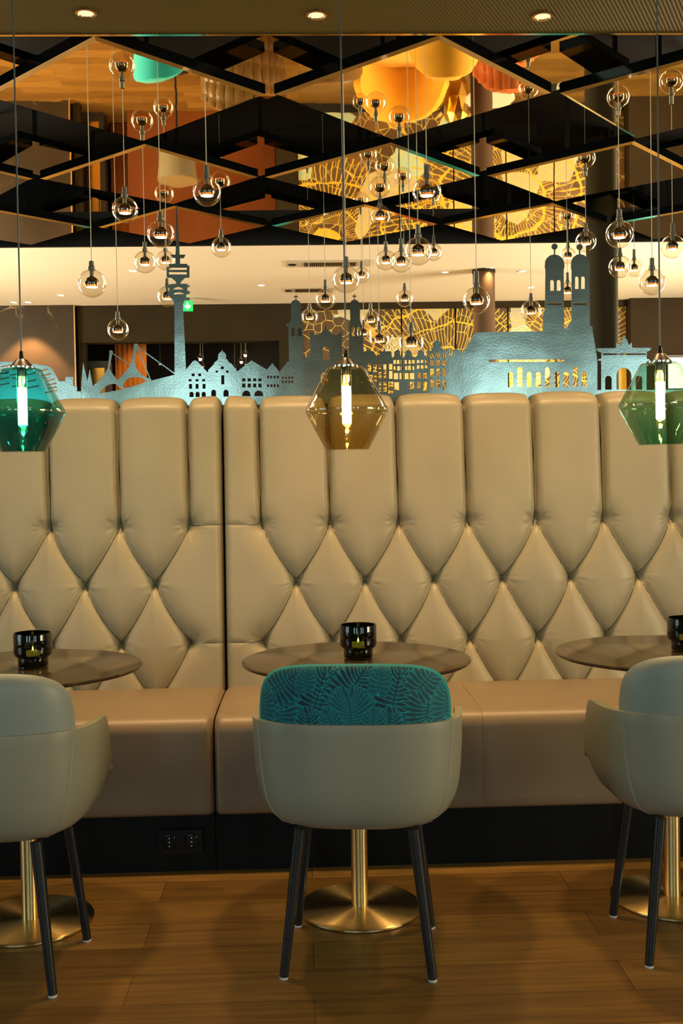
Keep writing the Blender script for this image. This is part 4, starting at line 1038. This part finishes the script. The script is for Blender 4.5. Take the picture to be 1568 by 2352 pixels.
lounge_chair('lounge_chair', mir(392, 165, 9.3).x, 9.3, radians(160), .50, .90, M['teal_fabric'], 'teal upholstered lounge chair mirrored in the left ceiling panel')
lounge_chair('tufted_chair', mir(500, 190, 10).x+.2, 10.4, radians(200), .80, .80, M['brown_leather'], 'brown leather tufted chair mirrored in the left ceiling panel', True)
lounge_chair('lounge_chair', mir(740, 200, 9.6).x, 9.6, radians(185), .62, .82, M['brown_leather'], 'brown leather lounge chair mirrored between the two lit panels')
lounge_chair('lounge_chair', mir(1262, 160, 8.5).x+.06, 8.45, radians(180),  .60, 1.0, M['teal_fabric'], 'teal lounge chair mirrored in the dark gap at upper right')
# gold pieces
def gold_ball(x, y, r, z, label, sub=1):
    bm = bmesh.new(); bmesh.ops.create_icosphere(bm, subdivisions=sub, radius=r)
    for v in bm.verts: v.co.z *= 2.0
    me = bpy.data.meshes.new('gold_pouf'); bm.to_mesh(me); bm.free(); me.materials.append(M['gold'])
    o = bpy.data.objects.new('gold_pouf', me); COL.objects.link(o); o.location = (x, y, z); tag(o, label, 'pouf', 'faceted gold poufs by the yellow chairs')
for i, (px, py, Y, r, lb) in enumerate([(893, 205, 10.5, .15, 'faceted gold pouf left of the yellow chairs'), (935, 235, 10.9, .15, 'faceted gold pouf behind the first yellow chair'), (993, 250, 10.62, .15, 'faceted gold pouf in the middle of the gold row'), (1048, 235, 11.15, .15, 'faceted gold pouf nearest the orange chair')]):
    gold_ball(mir(px, py, Y).x, Y, r, r*2.0, lb, 2)
# floor lamp with grey shade
x = mir(405, 280, 11).x
fl = empty('floor_lamp', (x, 11.0, 0)); tag(fl, 'floor lamp with grey-brown drum shade mirrored in the left ceiling panel', 'floor lamp')
MB().lathe([(.15, 0), (.15, .02), (.0001, .025)], 32).build('base', M['blackmetal'], fl, smooth=True)
MB().lathe([(.012, .02), (.012, 1.1)], 12).build('pole', M['blackmetal'], fl, smooth=True)
MB().lathe([(.17, .75), (.20, 1.15)], 40).build('lamp_shade', M['lampshade'], fl, smooth=True)
# side table
st = empty('side_table', (mir(1070, 250, 10.4).x+.25, 10.5, 0)); tag(st, 'round white side table between yellow and orange chairs in the mirror', 'side table')
MB().lathe([(.0001, .50), (.24, .50), (.24, .52), (.0001, .52)], 48).build('table_top', M['white_plastic'], st, smooth=True)
MB().lathe([(.02, .01), (.02, .5)], 16).build('pole', M['blackmetal'], st, smooth=True)
MB().lathe([(.0001, 0), (.15, 0), (.15, .01), (.0001, .012)], 32).build('base', M['blackmetal'], st, smooth=True)
# panelling and curtain in the opening
tag(MB().box(-1.95, xo1-.01, 12.25, 12.31, 0, 1.95).build('wood_screen', M['brown_panel'], bevel=.006), 'red-brown wooden screen standing in the far opening', 'screen')
V = []; n = 80
x0_, x1_ = aY(264, 840, 12.6).x, aY(336, 840, 12.6).x
for z in (0.02, 3.2):
    for i in range(n+1): V.append((x0_+(x1_-x0_)*i/n, 12.62+.003*sin(i*.5), z))
o = mesh_obj('curtain', V, [(i, i+1, n+2+i, n+1+i) for i in range(n)], M['orange_panel'], None, True); s = o.modifiers.new('thickness', 'SOLIDIFY'); s.thickness = .006
tag(o, 'orange curtain hanging in the dark opening behind the tent roof cut-out', 'curtain')
light('SPOT', 'spot_light', ((x0_+x1_)/2+.1, 12.35, 3.2), 9, WARM, rot=(radians(8), 0, 0), spot=70, radius=.03)
cbx = aY(222, 840, 12.3).x
cb = empty('display_cabinet', (cbx, 12.3, 0)); tag(cb, 'dark cabinet with gold glass door left of the orange curtain', 'cabinet')
MB().box(-.14, .14, 0, .2, 0, 2.7).build('body', M['frame_dark'], cb, bevel=.005)
d_ = MB().box(-.09, .09, -.012, 0, .1, 2.62).build('door', M['gold'], cb, bevel=.003)
MB().box(.07, .08, -.03, -.012, 1.0, 1.4).build('handle', M['frame_dark'], d_)
# lit panel on the right wall
p = aY(1575, 856, 11.8)
lp = empty('light_panel', (p.x, 11.84, p.z)); tag(lp, 'bright white lit panel on the taupe wall behind the green pendant', 'lit panel')
MB().box(-.19, .19, -.02, .0, -.17, .17).build('screen', M['screen'], lp)
MB().box(-.20, .20, -.03, .0, .17, .20).build('top_rail', M['frame_dark'], lp)
#tag(MB().box(2.0, 4.6, 10.9, 11.3, 0, 1.05).build('sideboard', M['brown_panel'], bevel=.01), 'low red-brown sideboard against the right side of the mural', 'sideboard')
